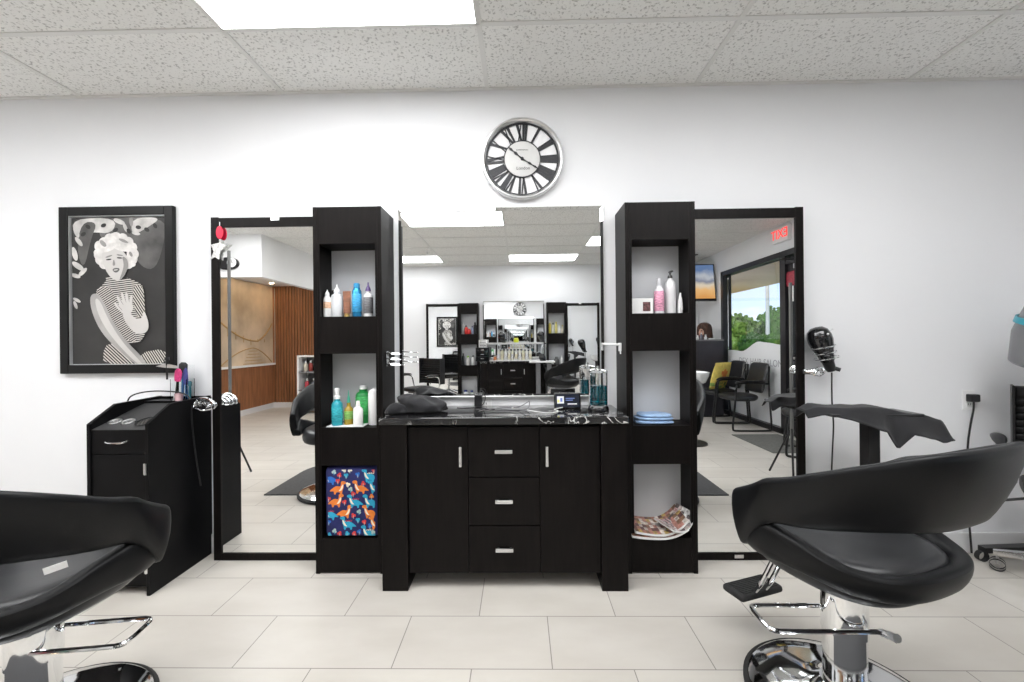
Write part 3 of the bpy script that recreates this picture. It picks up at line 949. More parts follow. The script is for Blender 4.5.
# dinosaur fabric cushion
dn = thing('patterned_cushion', 'navy cushion with orange and teal dinosaurs filling the left tower bottom cubby', 'cushion', (-.918, -.14, .19))
NAVY = mat('navy fabric', (.016, .018, .1), .85, noise_amt=.25, noise_scale=20, bump=.2, bump_scale=300)
DC = [NAVY] + [mat('print ' + n_, c, .85, noise_amt=.08, noise_scale=50) for n_, c in (('orange', (.72, .2, .03)), ('cream', (.8, .72, .55)), ('teal', (.02, .33, .52)), ('red', (.6, .05, .05)), ('blue', (.02, .14, .5)), ('grey green', (.35, .45, .42)))]
mb = MB()
mb.box(-.15, .15, -.082, .075, 0, .385, .03, 4)
def dpt(u, v):
    return (-.1385 + (u - 185) / 400 * .277, .38 - (v - 80) / 535 * .372)
dd = [-.0825]
def dpoly(i, pts, sm_=1):
    dd[0] -= .000015
    P = [Vector((*p, 0)) for p in pts]
    for _ in range(sm_):
        q = []
        for k in range(len(P)):
            a, b = P[k], P[(k + 1) % len(P)]
            q += [a * .75 + b * .25, a * .25 + b * .75]
        P = q
    P = [(min(max(p.x, -.128), .128), min(max(p.y, .014), .371)) for p in P]
    mb.m(i).flat(P, dd[0])
def dino(u, v, f, c, belly=2, spike=None, s=1.0):
    def T(pts):
        return [dpt(u + f * a * s, v - b * s) for a, b in pts]
    if spike:
        for k in range(4):
            x = -28 + 14 * k
            dpoly(spike, T([(x, 22), (x - 8, 40 - abs(k - 1.5) * 4), (x + 10, 24)]), 0)
    dpoly(c, T([(-72, -18), (-40, 10), (-10, 26), (18, 18), (24, 40), (22, 54), (34, 64), (58, 60), (64, 46), (52, 38), (44, 38), (44, 10), (34, -12), (30, -42), (18, -42), (14, -24), (-16, -24), (-18, -42), (-32, -42), (-34, -16), (-50, -18)]))
    dpoly(belly, T([(44, 34), (38, 8), (26, -12), (2, -16), (18, 0), (34, 36)]))
    dpoly(0, T([(46, 54), (50, 54), (50, 50), (46, 50)]), 0)
for (u, v, f, c, sp_) in [(280, 245, 1, 1, None), (455, 240, -1, 1, None), (262, 345, 1, 1, None), (330, 432, 1, 1, None), (530, 432, -1, 1, None), (530, 150, -1, 3, 2), (412, 350, -1, 3, 4), (535, 350, -1, 3, None), (575, 240, -1, 3, None), (215, 445, -1, 3, 4), (355, 520, -1, 3, 4), (215, 170, -1, 5, None), (520, 590, -1, 3, 2), (580, 520, -1, 1, None)]:
    dino(u, v, f, c, spike=sp_)
for (u, v, c) in [(292, 135, 4), (345, 138, 3), (437, 130, 5), (375, 95, 2), (330, 95, 2), (250, 110, 6), (205, 320, 4), (330, 345, 4), (400, 450, 4), (435, 485, 3), (250, 570, 6), (290, 590, 4), (205, 500, 5), (485, 500, 4), (350, 590, 3), (445, 575, 5), (530, 530, 5), (400, 280, 4), (545, 300, 1), (405, 590, 4), (380, 245, 6), (445, 420, 6), (565, 100, 4), (360, 208, 2), (210, 600, 3), (555, 580, 6), (280, 180, 4), (480, 200, 4)]:
    for k in range(3):
        a = 2 * PI * k / 3 + u
        dpoly(c, [dpt(u + 9 * math.cos(a) + 11 * math.cos(b), v + 9 * math.sin(a) + 11 * math.sin(b)) for b in [2 * PI * q / 7 for q in range(7)]], 0)
    dpoly(6 if c != 6 else 3, [dpt(u - 2, v), dpt(u + 2, v), dpt(u + 2, v + 26), dpt(u - 2, v + 26)], 0)
mb.build('cushion_cover', DC, dn)

# ------------------------------------------------------------------ on the countertop
ZC = .87
def cloth_pile(name, label, cat, loc, rx, ry, h, m, seed, rz=0):
    mb = MB()
    n, k_ = 30, 12
    rings = []
    for j in range(k_ + 1):
        v = j / k_
        ring = []
        for i in range(n):
            a = 2 * PI * i / n
            rad = math.cos(v * PI / 2) ** .6 if j < k_ else .02
            zz = h * math.sin(v * PI / 2) ** .8
            p = Vector((math.cos(a) * rx * rad, math.sin(a) * ry * rad, zz))
            q = 1.5 * noise.noise(p * 20 + Vector((seed, 0, 0)))
            r_ = 1 - abs(noise.noise(p * 11 + Vector((0, seed, 3))))
            p.x *= 1 + .25 * q
            p.y *= 1 + .3 * q
            p.z = max(0, p.z * (.5 + .6 * r_ + .35 * noise.noise(p * 9 + Vector((seed, 2, 2)))))
            ring.append(p)
        rings.append(ring)
    mb.loft(rings)
    return tag(mb.build(name, m, subd=1, loc=loc, rz=rz), label, cat)
cape = thing('folded_cape', 'crumpled black cutting cape at the left end of the near countertop', 'cape', (-.60, -.21, ZC))
def crumple(nm, cx, cy_, rx, ry, h, seed):
    o = cloth_pile(nm, 'x', 'x', (cx, cy_, 0), rx, ry, h, BLACKCLOTH, seed)
    del o['label'], o['category']
    o.parent = cape
crumple('fold', .055, .0, .135, .085, .085, 3)
crumple('fold', -.06, -.035, .07, .07, .055, 9)
jar = thing('disinfectant_jar', 'glass disinfectant jar half full of blue liquid on the near countertop', 'jar', (.425, -.2, ZC))
MB().lathe([(0, 0), (.056, 0), (.058, .006), (.054, .02), (.05, .026), (0, .026)], n=28).build('base', BLACKGL, jar)
MB().lathe([(0, .026), (.048, .026), (.05, .03), (.05, .2), (.049, .205), (.046, .205), (.046, .032), (0, .032)], n=28).build('glass', GLASS, jar)
LIQ = mat('blue disinfectant', (.0, .16, .22), .05, trans=.75, ior=1.33)
MB().lathe([(0, .033), (.0455, .033), (.0455, .135), (0, .135)], n=28).build('liquid', LIQ, jar)
MB().lathe([(0, .205), (.051, .205), (.051, .215), (.035, .222), (.01, .226), (.008, .24), (0, .242)], n=28).build('lid', ACRYL, jar)
mb = MB()
mb.lathe([(.0, .05), (.04, .05), (.04, .053), (0, .053)], n=20).cyl((0, 0, .05), (0, 0, .23), .003, n=8)
mb.build('lift_basket', STEEL, jar)
# smart display / phone
ph = thing('phone', 'black phone propped up with lit screen on the near countertop', 'phone', (.265, -.15, ZC), R(3))
tl = Matrix.Rotation(R(-12), 4, 'X')
MB().box(-.075, .075, -.006, .006, 0, .09, .006, 3, M=tl).build('body', BLACKGL, ph)
SCRN = [mat('screen dark', (.01, .012, .02), .1, emit=(.01, .015, .03), emit_s=.3, noise_amt=.1), mat('screen white', (.5, .5, .5), .2, emit=(.8, .85, 1), emit_s=.3, noise_amt=.1), mat('screen yellow', (.4, .4, .1), .2, emit=(.7, .65, .2), emit_s=.6, noise_amt=.1), mat('screen blue', (.1, .15, .4), .2, emit=(.4, .5, .8), emit_s=.15, noise_amt=.1)]
mb = MB()
def scr(i, x0, x1, z0, z1, d):
    mb.m(i).box(x0, x1, -.0066 - d, -.006, z0, z1, M=tl)
scr(0, -.066, .066, .01, .08, 0)
scr(1, -.058, -.02, .03, .07, .0003)
scr(2, -.056, -.045, .036, .05, .0006)
scr(3, -.04, -.028, .04, .06, .0006)
scr(3, -.01, .04, .056, .060, .0003)
scr(3, -.01, .03, .046, .050, .0003)
scr(1, .0, .052, .024, .03, .0003)
mb.build('screen', SCRN, ph, smooth=False)
MB().box(-.03, .03, .0, .035, 0, .006, .002).box(-.006, .006, .008, .03, .004, .03, .002).build('stand', BLACKPL, ph)
def outlet(label, loc, rz=0):
    t = thing('wall_outlet', label, 'outlet', loc, rz, 'wall outlets')
    MB().box(-.037, .037, -.006, 0, -.058, .058, .003).build('cover_plate', WHITEPL, t, smooth=False)
    for z in (-.024, .024):
        s_ = MB().box(-.017, .017, -.008, -.005, z - .014, z + .014, .002).build('socket', WHITEPL, t, smooth=False)
        MB().box(-.008, -.005, -.0085, -.0075, z - .004, z + .006).box(.005, .008, -.0085, -.0075, z - .004, z + .006).cyl((0, -.0075, z - .009), (0, -.0086, z - .009), .0025, n=8).build('slots', BLACKPL, s_, smooth=False)
    return t
outlet('white wall outlet just above the near countertop, black adapter plugged in', (-.205, 0, .905), 0)['group'] = 'wall outlets'
ad = thing('power_adapter', 'black block power adapter plugged in above the near countertop', 'adapter', (-.24, -.03, .908))
MB().box(-.022, .022, -.045, .0, -.035, .035, .004).build('body', BLACKPL, ad, smooth=False)
MB().tube([(0, -.03, .035), (.0, -.04, .058), (.03, -.045, .06), (.045, -.04, .02), (.03, -.04, -.025), (0, -.05, -.037), (-.05, -.07, -.036), (-.12, -.06, -.036)], .0022, 6, smooth=2).build('cord', BLACKPL, ad)
cb = thing('charging_cable', 'tangled dark charging cable on the near countertop between adapter and phone', 'cable', (-.05, -.14, ZC))
mb = MB()
mb.tube([(-.15, .0, .003), (-.1, -.02, .004), (-.04, .015, .008), (.03, .0, .012), (.06, -.02, .02), (.1, -.01, .045), (.105, -.02, .045), (.1, -.04, .006), (.03, -.045, .003), (-.05, -.03, .004), (-.09, .01, .009), (-.02, .03, .012), (.05, .01, .008)], .0028, 6, smooth=2)
mb.build('cord', GREYPL, cb)
MB().box(-.17, -.09, -.008, .004, 0, .008, .002).build('plug_end', BLACKPL, cb, smooth=False)
wc = tag(MB().tube([(-.12, .01, .003), (-.06, -.06, .003), (-.02, -.1, .003), (.03, -.08, .003), (.05, -.02, .003), (.02, .02, .004), (.075, .03, .012)], .0025, 6, smooth=2).build('white_cable', WHITEPL, loc=(.16, -.2, ZC)), 'thin white cable running from the phone over the near countertop', 'cable')
# tool holders on tower sides
hk = thing('wire_tool_holder', 'chrome three-ring wire tool holder on the inner side of the left tower', 'tool holder', (-.735, -.17, 1.16))
MB().box(0, .008, -.02, .02, -.045, .04, .002).build('bracket', CHROME, hk, smooth=False)
mb = MB()
for k, z in enumerate((.03, .0, -.03)):
    mb.tube([(.004, -.02, z), (.03, -.034, z - .004), (.07, -.036, z - .006), (.1, -.02, z - .006), (.104, .01, z - .006), (.07, .03, z - .004), (.03, .028, z), (.004, .015, z)], .0022, 6, smooth=2)
mb.build('rings', CHROME, hk)
wh = thing('towel_arm', 'white swing arm on the inner side of the right tower before the mirror', 'hook', (.568, -.13, 1.222))
MB().box(-.012, .0, -.018, .018, -.035, .012, .003).build('bracket', WHITEPL, wh, smooth=False)
MB().tube([(-.008, 0, .002), (-.03, .02, .003), (-.07, .07, .005), (-.08, .1, .006)], .007, 10, smooth=2).cyl((-.006, -.01, -.034), (-.006, -.012, -.05), .004, n=8).build('arm', WHITEPL, wh)

# ------------------------------------------------------------------ black salon trolley at left
tr = thing('salon_trolley', 'tall black salon trolley with drawer, door and tool holes left of the tall mirror', 'trolley', (-2.003, 0, 0))
side = [(-.43, .0), (-.43, .855), (-.29, .937), (-.004, .943), (-.004, .0)]
for s in (-1, 1):
    MB().prism(side, s * .148 - .009, s * .148 + .009, 'X').build('side_panel', BLACKLAM, tr, smooth=False, bevel=.0015)
MB().box(-.139, .139, -.40, -.01, .03, .8).box(-.139, .139, -.02, -.004, .8, .94).build('carcass', BLACKLAM, tr, smooth=False)
MB().box(-.138, .138, -.423, -.402, .706, .824, .001).build('drawer', BLACKLAM, tr, smooth=False)
dr = kids(tr)[-1]
MB().tube([(-.055, -.424, .772), (-.053, -.442, .77), (-.03, -.448, .763), (.03, -.448, .763), (.053, -.442, .77), (.055, -.424, .772)], .0038, 8, smooth=1).build('handle', CHROME, dr)
do = MB().box(-.138, .138, -.423, -.402, .055, .702, .001).build('door', BLACKLAM, tr, smooth=False)
for z in (.63, .14):
    MB().box(.13, .141, -.432, -.4225, z - .028, z + .028, .001).cyl((.141, -.432, z - .028), (.141, -.432, z + .028), .005, n=8).build('hinge', STEEL, do, smooth=False)
MB().loft([[(-.139, -.422, .815), (.139, -.422, .815), (.139, -.12, .905), (-.139, -.12, .905)], [(-.139, -.422, .826), (.139, -.422, .826), (.139, -.12, .916), (-.139, -.12, .916)]]).build('tool_tray', mat('tray grey black', (.035, .035, .036), .45, noise_amt=.1), tr, smooth=False)
MB().box(-.139, .139, -.125, -.004, .915, .928).build('rear_ledge', BLACKLAM, tr, smooth=False)
sl_ = math.atan2(.09, .302)
for x, r, m_ in ((-.095, .026, STEEL), (-.025, .026, STEEL), (.07, .045, BLACKPL)):
    M3 = Matrix.Rotation(sl_, 3, 'X')
    y_ = -.345
    z_ = .826 + (y_ + .422) * .298
    MB().tube([Vector((x, y_, z_ + .004)) + M3 @ Vector((r * math.cos(2 * PI * q / 28), r * math.sin(2 * PI * q / 28), 0)) for q in range(28)], .0045 if m_ is STEEL else .003, 8, loop=True).build('tool_ring', m_, tr)
    MB().lathe([(0, -.002), (r * .82, -.002), (r * .82, .0015), (0, .0015)], (x, y_, z_), 24, M3).build('tool_well', BLACKGL, tr)
for s in (-1, 1):
    for y in (-.38, -.05):
        MB().cyl((s * .12, y, 0), (s * .12, y, .032), .018, n=12).build('foot', BLACKPL, tr)
tag(MB().box(-.002, 0, -.012, .012, -.02, .02).build('sticker', mat('yellow sticker', (.8, .7, .05), .6, noise_amt=.1), smooth=False, loc=(-2.161, -.38, .66)), 'small yellow sticker on the left side of the trolley', 'sticker')
ho = thing('tool_holder', 'clear acrylic tool holder at the back of the trolley below the framed print', 'tool holder', (-1.965, -.07, .928))
mb = MB()
for (x0, x1, y0, y1) in ((-.048, -.045, -.03, .03), (.045, .048, -.03, .03), (-.048, .048, -.03, -.027), (-.048, .048, .027, .03)):
    mb.box(x0, x1, y0, y1, 0, .12)
mb.box(-.048, .048, -.03, .03, 0, .004)
mb.box(-.048, .048, .031, .034, 0, .2)
mb.build('box', ACRYL, ho, smooth=False)
def brush(name, label, loc, tilt, hcol, hl, head, hr, hz):
    t = thing(name, label, 'brush', loc, 0, 'brushes in the trolley holder')
    M = Matrix.Rotation(R(tilt), 3, 'Y')
    MB().lathe([(0, 0), (.006, 0), (.007, hl * .5), (.006, hl), (0, hl)], n=12, M=M).build('handle', mat('brush %.2f' % hcol[0], hcol, .35, noise_amt=.1), t)
    MB().lathe([(0, hl), (hr * .8, hl), (hr, hl + hz * .3), (hr, hl + hz * .8), (hr * .5, hl + hz), (0, hl + hz)], n=16, M=M, sy=.5).build('head', mat('brushhead %.2f %.2f' % (head[0], head[2]), head, .5, noise_amt=.3, noise_scale=60), t)
brush('tint_brush', 'black handled brush with pink head in the trolley holder', (-2.0, -.075, .934), 6, (.01, .02, .012), .1, (.65, .05, .2), .021, .075)
brush('paddle_brush', 'blue handled brush with rounded black head, tallest in the trolley holder', (-1.97, -.065, .934), 2, (.03, .12, .3), .15, (.012, .012, .014), .025, .06)
brush('teasing_comb', 'dark violet comb at the right in the trolley holder', (-1.94, -.07, .934), -3, (.03, .2, .32), .08, (.05, .05, .2), .014, .1)
brush('tint_brush', 'small teal brush at the right edge of the trolley holder', (-1.93, -.06, .934), 0, (.04, .2, .25), .07, (.05, .18, .22), .012, .03)
sh = thing('hair_shears', 'silver shears lying across the top of the trolley holder', 'scissors', (-2.01, -.11, 1.128))
MB().prism([(-.075, -.004), (-.02, -.012), (.045, -.016), (.05, -.004), (.0, .008), (-.03, .01)], -.004, .004, 'Y').build('blade', STEEL, sh)
MB().cyl((-.012, 0, 0), (-.012, 0, .045), .006, n=10).cyl((-.012, 0, .03), (-.012, 0, .048), .013, .011, n=12).cyl((-.012, .0, -.08), (-.012, 0, 0), .005, n=8).build('finger_rest', BLACKPL, sh)
ti = thing('hair_clips', 'small pinkish glass of hair clips before the trolley holder', 'clips', (-1.95, -.115, .928))
MB().lathe([(0, 0), (.018, 0), (.021, .04), (.019, .04), (.016, .003), (0, .003)], n=16).build('cup', mat('pink cup', (.6, .4, .42), .2, noise_amt=.2), ti)
MB().cyl((-.03, 0, .0), (-.02, .0, .035), .006, n=8).build('clip', STEEL, ti)
ca = tag(MB().tube([(-.2, -.17, -.01), (-.19, -.16, .03), (-.12, -.13, .05), (0, -.12, .048), (.1, -.13, .035), (.15, -.15, .0), (.157, -.16, -.1), (.16, -.14, -.3), (.16, -.1, -.5)], .004, 8, smooth=2).build('power_cable', BLACKPL, loc=(-2.0, 0, .935)), 'black power cord arching over the top of the trolley', 'cable')

def coil(label, loc, s=1.0, rz=0):
    t = thing('dryer_holder', label, 'dryer holder', loc, rz, 'chrome dryer holders')
    mb = MB()
    for k in range(4):
        r = (.062 - .011 * k) * s
        rings = []
        for i in range(17):
            a = R(-15) + R(200) * i / 16
            c = Vector((r * math.cos(a), -.04 + .018 * k, r * math.sin(a) * .85))
            d = Vector((math.cos(a), 0, math.sin(a)))
            rings.append([c + d * .006 * s * math.cos(q) + Vector((0, .012 * math.sin(q), 0)) for q in [2 * PI * j / 10 for j in range(10)]])
        mb.loft(rings)
    mb.lathe([(.0, -.04), (.012, -.04), (.012, .04), (0, .04)], (0, .0, -.004), 12, Matrix.Rotation(PI / 2, 3, 'X'))
    mb.tube([(-.058 * s, -.04, -.012), (0, -.045, -.03 * s), (.058 * s, -.04, -.012)], .005, 8, smooth=2)
    mb.build('coil', CHROME, t)
    MB().box(-.012, .012, -.004, .045, -.012, .012, .002).build('bracket', CHROME, t, smooth=False)
    return t
coil('chrome coil dryer holder between the trolley and the left tall mirror', (-1.757, -.138, .903), .9)
coil('chrome coil dryer holder on the outer frame of the right tall mirror', (1.612, -.138, 1.062), .55, .3)
# red tag with white bow hanging at top left mirror corner
hg = thing('hanging_ornament', 'red tag with white bow hanging at the top of the left tall mirror', 'ornament', (-1.715, -.1, 1.92))
MB().lathe([(0, -.004), (.02, -.003), (.02, .003), (0, .004)], (0, 0, -.03), 18, Matrix.Rotation(PI / 2, 3, 'X'), sy=1.9).build('tag', mat('red tag', (.7, .01, .05), .4, noise_amt=.1), hg)
BOW = mat('white ribbon with print', (.65, .65, .63), .7, noise_amt=.45, noise_scale=60)
MB().prism([(0, -.09), (-.05, -.1), (-.035, -.14), (-.055, -.185), (-.03, -.17), (-.005, -.185), (.0, -.14), (.03, -.115), (.055, -.095), (.02, -.1)], -.003, .003, 'Y').cyl((0, 0, -.07), (0, 0, -.11), .004, n=8).build('bow', BOW, hg, smooth=False)
MB().cyl((0, 0, .0), (0, 0, .03), .002, n=6).build('string', WHITEPL, hg)

# ------------------------------------------------------------------ right wall items
hd = thing('hair_dryer', 'black hair dryer hanging in a wire holder beside the right tall mirror', 'hair dryer', (1.678, -.085, 1.30))
ax = (Vector((.085, .0, -.25))).normalized()
Q = ax.to_track_quat('Z', 'Y').to_matrix()
MB().lathe([(0, -.012), (.03, -.008), (.05, .01), (.06, .04), (.061, .07), (.053, .11), (.04, .15), (.033, .19), (0, .19)], n=28, M=Q).build('barrel', BLACKGL, hd)
MB().lathe([(0, .185), (.03, .187), (.026, .235), (.02, .25), (0, .25)], n=20, M=Q).lathe([(0, 0), (.012, 0), (.011, .05), (0, .05)], ax * .225 + Vector((.0, 0, 0)), 12, Vector((.5, -.3, -.2)).to_track_quat('Z', 'Y').to_matrix()).build('grip_end', BLACKPL, hd)
for a in (-.5, .4):
    p = Q @ Vector((.052 * math.sin(a) , -.0, .03)) + Vector((0, -.05, 0))
    MB().sphere((p.x, p.y, p.z), .006, n=10).build('button', STEEL, hd)
MB().tube([(.083, 0, -.245), (.082, 0, -.33), (.083, .0, -.44), (.105, .02, -.52), (.118, .04, -.6), (.125, .06, -.72), (.12, .065, -.95), (.1, .06, -1.29)], .004, 8, smooth=2).build('cord', BLACKPL, hd)
hl_ = thing('wire_dryer_holder', 'chrome wire spiral holding the black hair dryer on the right wall', 'dryer holder', (1.678, -.085, 1.30))
mb = MB()
for d, r in ((.105, .062), (.14, .058), (.172, .062)):
    c = ax * d
    mb.tube([(c.x + r * math.cos(2 * PI * k / 24), c.y + r * .9 * math.sin(2 * PI * k / 24), c.z + .2 * r * math.cos(2 * PI * k / 24)) for k in range(24)], .0032, 8, loop=True)
mb.tube([(.105, .02, .0), (.11, .075, -.02), (.11, .075, -.2)], .0032, 8).build('rings', CHROME, hl_)
MB().box(.095, .125, .07, .084, -.14, -.06, .003).build('bracket', BLACKPL, hl_, smooth=False)

outlet('white wall outlet with black plug on the wall right of the draped tray', (2.603, 0, .882))
pg = thing('power_plug', 'black plug with cord hanging from the right wall outlet', 'plug', (2.606, -.008, .897))
MB().box(-.026, .026, -.035, 0, -.022, .022, .006).build('body', BLACKPL, pg, smooth=False)
MB().tube([(0, -.02, -.02), (-.005, -.025, -.06), (-.03, -.03, -.15), (-.05, -.03, -.28), (-.05, -.03, -.6), (-.03, -.03, -.885)], .005, 8, smooth=2).build('cord', BLACKPL, pg)

ts = thing('tray_stand', 'black post stand with a flat tray under a draped black towel', 'stand', (1.80, -.29, 0))
MB().box(-.03, .03, -.03, .03, .03, .858, .004).build('post', BLACKPL, ts, smooth=False)
MB().box(-.25, .2, -.09, .09, .855, .87, .006).build('tray', BLACKPL, ts, smooth=False)
MB().box(-.19, .19, -.17, .17, 0, .03, .01).build('base', BLACKPL, ts, smooth=False)
mb = MB()
NU, NV = 44, 22
def cl(u, v):
    x = -.315 + .605 * u
    y = .11 - .25 * v * (.45 + .55 * sm(0, .25, u))
    z = .9 - .045 * sm(.45, 1, u) - .025 * sm(.1, 0, u)
    front = .03 + .07 * sm(.05, .5, u) + .085 * max(0, 1 - abs(u - .58) / .1) + .01 * sm(.68, .85, u) - .03 * sm(.93, 1, u)
    z -= front * sm(.72, 1.0, v) + .05 * sm(.2, 0, v)
    z -= .02 * sm(.85, 1.0, u)
    y -= .012 * math.sin(u * 19) * sm(.75, 1, v)
    z += .005 * noise.noise(Vector((x * 14, y * 14, 3))) + .004 * math.sin(u * 11 + v * 5) * (.3 + v)
    return Vector((x, y, z))
for d in (0,):
    g = [[mb.bm.verts.new(cl(i / NU, j / NV)) for j in range(NV + 1)] for i in range(NU + 1)]
    for i in range(NU):
        for j in range(NV):
            mb._f([g[i][j], g[i + 1][j], g[i + 1][j + 1], g[i][j + 1]])
dt = mb.build('draped_towel', BLACKCLOTH, loc=(1.80, -.29, 0))
so = dt.modifiers.new('thickness', 'SOLIDIFY')
so.thickness = .006
tag(dt, 'black towel draped over the small tray beside the right tall mirror', 'towel')

# ------------------------------------------------------------------ salon chairs
def ush(t, A, B, F):
    k = .62
    if abs(t) <= k:
        th = t / k * PI / 2
        s, c = math.sin(th), math.cos(th)
        return Vector((A * math.copysign(abs(s) ** .78, s), -B * abs(c) ** .78, 0))
    s = (abs(t) - k) / (1 - k)
    return Vector((math.copysign(A * (1 - .1 * s * s), t), F * s, 0))
def tab(v, a):
    i = min(int(a * 10), 9)
    f = a * 10 - i
    return v[i] * (1 - f) + v[i + 1] * f
def salon_chair(label, loc, rz, lever_dir, foot=True, dz=0.0, group='black salon chairs'):
    c = thing('salon_chair', label, 'salon chair', loc, rz, group)
    # upper wrap-around band
    mb = MB()
    N = 44
    rings = []
    for i in range(N + 1):
        t = -1 + 2 * i / N
        a = abs(t)
        zt = tab([.968, .966, .958, .938, .912, .876, .828, .795, .768, .745, .722], a)
        zb = tab([.732, .732, .732, .725, .713, .693, .671, .656, .622, .575, .53], a)
        A0, B0 = .305 + .028 * sm(.5, .8, a), .32
        A1, B1 = .337 + .045 * (1 - sm(.35, .9, a)), .39
        F = .165
        lo, hi = ush(t, A0, B0, F - .02), ush(t, A1, B1, F + .015)
        e = ush(t + .01 if t < .99 else t, A1, B1, F) - ush(t - .01 if t > -.99 else t, A1, B1, F)
        nrm = Vector((e.y, -e.x, 0))
        nrm.normalize()
        if nrm.dot(hi) < 0:
            nrm = -nrm
        th = .05
        def P(f, d):
            p = lo.lerp(hi, f)
            p.z = zb + (zt - zb) * f
            return p + nrm * d
        ring = [P(0.0, -th * .15), P(.0, -th * .7), P(.06, -th), P(.5, -th * .9), P(.92, -th * .9), P(1.0, -th * .6), P(1.0, -th * .25), P(.95, 0), P(.5, .012), P(.08, 0)]
        if i in (0, N):
            ctr = sum(ring, Vector()) / len(ring)
            rings.append([ctr.lerp(q, .72) + Vector((0, .006, 0)) for q in ring]) if i == 0 else None
        rings.append(ring)
        if i == N:
            rings.append([ctr.lerp(q, .72) + Vector((0, .006, 0)) for q in ring])
    mb.loft(rings)
    mb.build('back_band', LEATHER, c, subd=1, ang=60)
    # lower shell under the seat rising to the arm fronts
    mb = MB()
    rings = []
    for i in range(N + 1):
        t = -1 + 2 * i / N
        a = abs(t)
        zb = tab([.503, .503, .506, .509, .514, .52, .526, .53, .53, .531, .54], a)
        zt = tab([.592, .592, .592, .593, .597, .614, .642, .66, .65, .62, .60], a)
        lo, hi = ush(t, .265 + .04 * sm(.5, .8, a), .25, .15), ush(t, .292 + .03 * sm(.5, .8, a), .285, .15)
        e = ush(min(t + .01, 1), .3, .3, .26) - ush(max(t - .01, -1), .3, .3, .26)
        nrm = Vector((e.y, -e.x, 0)).normalized()
        if nrm.dot(hi) < 0:
            nrm = -nrm
        def P(f, d):
            p = lo.lerp(hi, f ** .6)
            p.z = zb + (zt - zb) * f
            return p + nrm * d
        th = .05
        ring = [P(0, -th), P(.5, -th), P(.93, -th), P(1, -th * .7), P(1, -th * .25), P(.94, 0), P(.6, .006), P(.25, .004), P(.04, -.006), P(0, -.02)]
        if i in (0, N):
            ctr = sum(ring, Vector()) / len(ring)
            tip = [ctr.lerp(q, .72) + Vector((0, .006, 0)) for q in ring]
        if i == 0:
            rings.append(tip)
        rings.append(ring)
        if i == N:
            rings.append(tip)
    mb.loft(rings)
    mb.build('seat_shell', LEATHER, c, subd=1, ang=60)
    # seat cushion
    mb = MB()
    rings = []
    for s, z in ((.02, .462), (.7, .462), (.93, .478), (1.0, .51), (1.0, .55), (.96, .582), (.88, .596), (.6, .588), (.3, .58), (.02, .578)):
        ring = []
        for k in range(40):
            a = 2 * PI * k / 40
            x = .245 * math.copysign(abs(math.cos(a)) ** .7, math.cos(a)) * s
            y = .24 * math.copysign(abs(math.sin(a)) ** .75, math.sin(a)) * s
            zz = z - (.03 * sm(.1, .28, y) if z > .5 else 0)
            ring.append((x, y, zz))
        rings.append(ring)
    mb.loft(rings)
    mb.build('seat', LEATHER2, c, subd=1, ang=60)
    MB().box(-.1, .1, -.09, .09, .425, .475, .01).build('seat_plate', BLACKPL, c, smooth=False)
    MB().lathe([(0, .05), (.062, .05), (.062, .26), (.066, .262), (.066, .412 + dz), (.062, .428 + dz), (.05, .43 + dz), (0, .43 + dz)], n=40).build('column', CHROME, c)
    MB().lathe([(.0, .024), (.275, .024), (.285, .03), (.27, .04), (.2, .052), (.13, .062), (.09, .075), (.07, .09), (0, .09)], n=64).build('base', CHROME, c)
    MB().lathe([(0, 0), (.292, 0), (.302, .008), (.302, .02), (.29, .031), (.278, .026), (.27, .02), (0, .02)], n=64).build('base_rim', RUBBER, c)
    for o_ in kids(c):
        if o_.name.split('.')[0] in ('back_band', 'seat_shell', 'seat', 'seat_plate'):
            o_.location.z = dz
    # pump lever (turned back so it points the given way in the room)
    M = Matrix.Rotation(lever_dir - rz, 4, 'Z')
    pts = [(-.03, .05, .312), (-.1, .052, .312), (-.26, .054, .312), (-.285, .048, .312), (-.293, .03, .312), (-.293, -.055, .312), (-.285, -.075, .312), (-.26, -.082, .312), (0, -.082, .312), (.05, -.083, .312), (.07, -.088, .305), (.085, -.105, .298)]
    lv = MB().tube([M @ Vector(p) for p in pts], .0075, 10, smooth=1)
    lv.build('pump_lever', CHROME, c)
    MB().lathe([(0, -.03), (.012, -.03), (.013, .03), (0, .03)], M @ Vector((.075, -.088, .305)), 12, (M @ Matrix.Rotation(R(70), 4, 'X')).to_3x3()).build('lever_pivot', STEEL, c)
    # footrest
    if not foot:
        return c
    f = MB().tube([(-.028, .16, .48), (-.028, .22, .43), (-.01, .33, .205), (-.008, .37, .185)], .010, 10, smooth=1).tube([(.028, .16, .48), (.028, .22, .43), (.046, .33, .205), (.048, .37, .185)], .010, 10, smooth=1).build('footrest', CHROME, c)
    mb = MB()
    mb.box(-.085, .145, .33, .44, .17, .202, .015, 3)
    for k in range(9):
        mb.box(-.065, .125, .342 + .01 * k, .346 + .01 * k, .201, .2045)
    mb.build('foot_pad', RUBBER, f)
    return c
ch_r = salon_chair('large black salon chair at lower right with curved back and chrome base', (1.09, -1.045, 0), R(20), 0)
ch_l = salon_chair('black salon chair cut off at the lower left edge before the trolley', (-1.54, -1.185, 0), R(-4), PI + R(8), foot=False, dz=-.035)
tagp = MB().box(-.022, .022, -.001, .001, -.01, .01).build('care_tag', PAPER, ch_l, smooth=False, loc=(.318, -.185, .66))
tagp.rotation_euler = (R(15), R(-8), R(48))
tagp['label'] = 'white paper tag'
ch_o = dup(ch_r, 'black salon chair reflected at the right of the wide mirror before the far station', (.72, -4.62, 0), R(125))

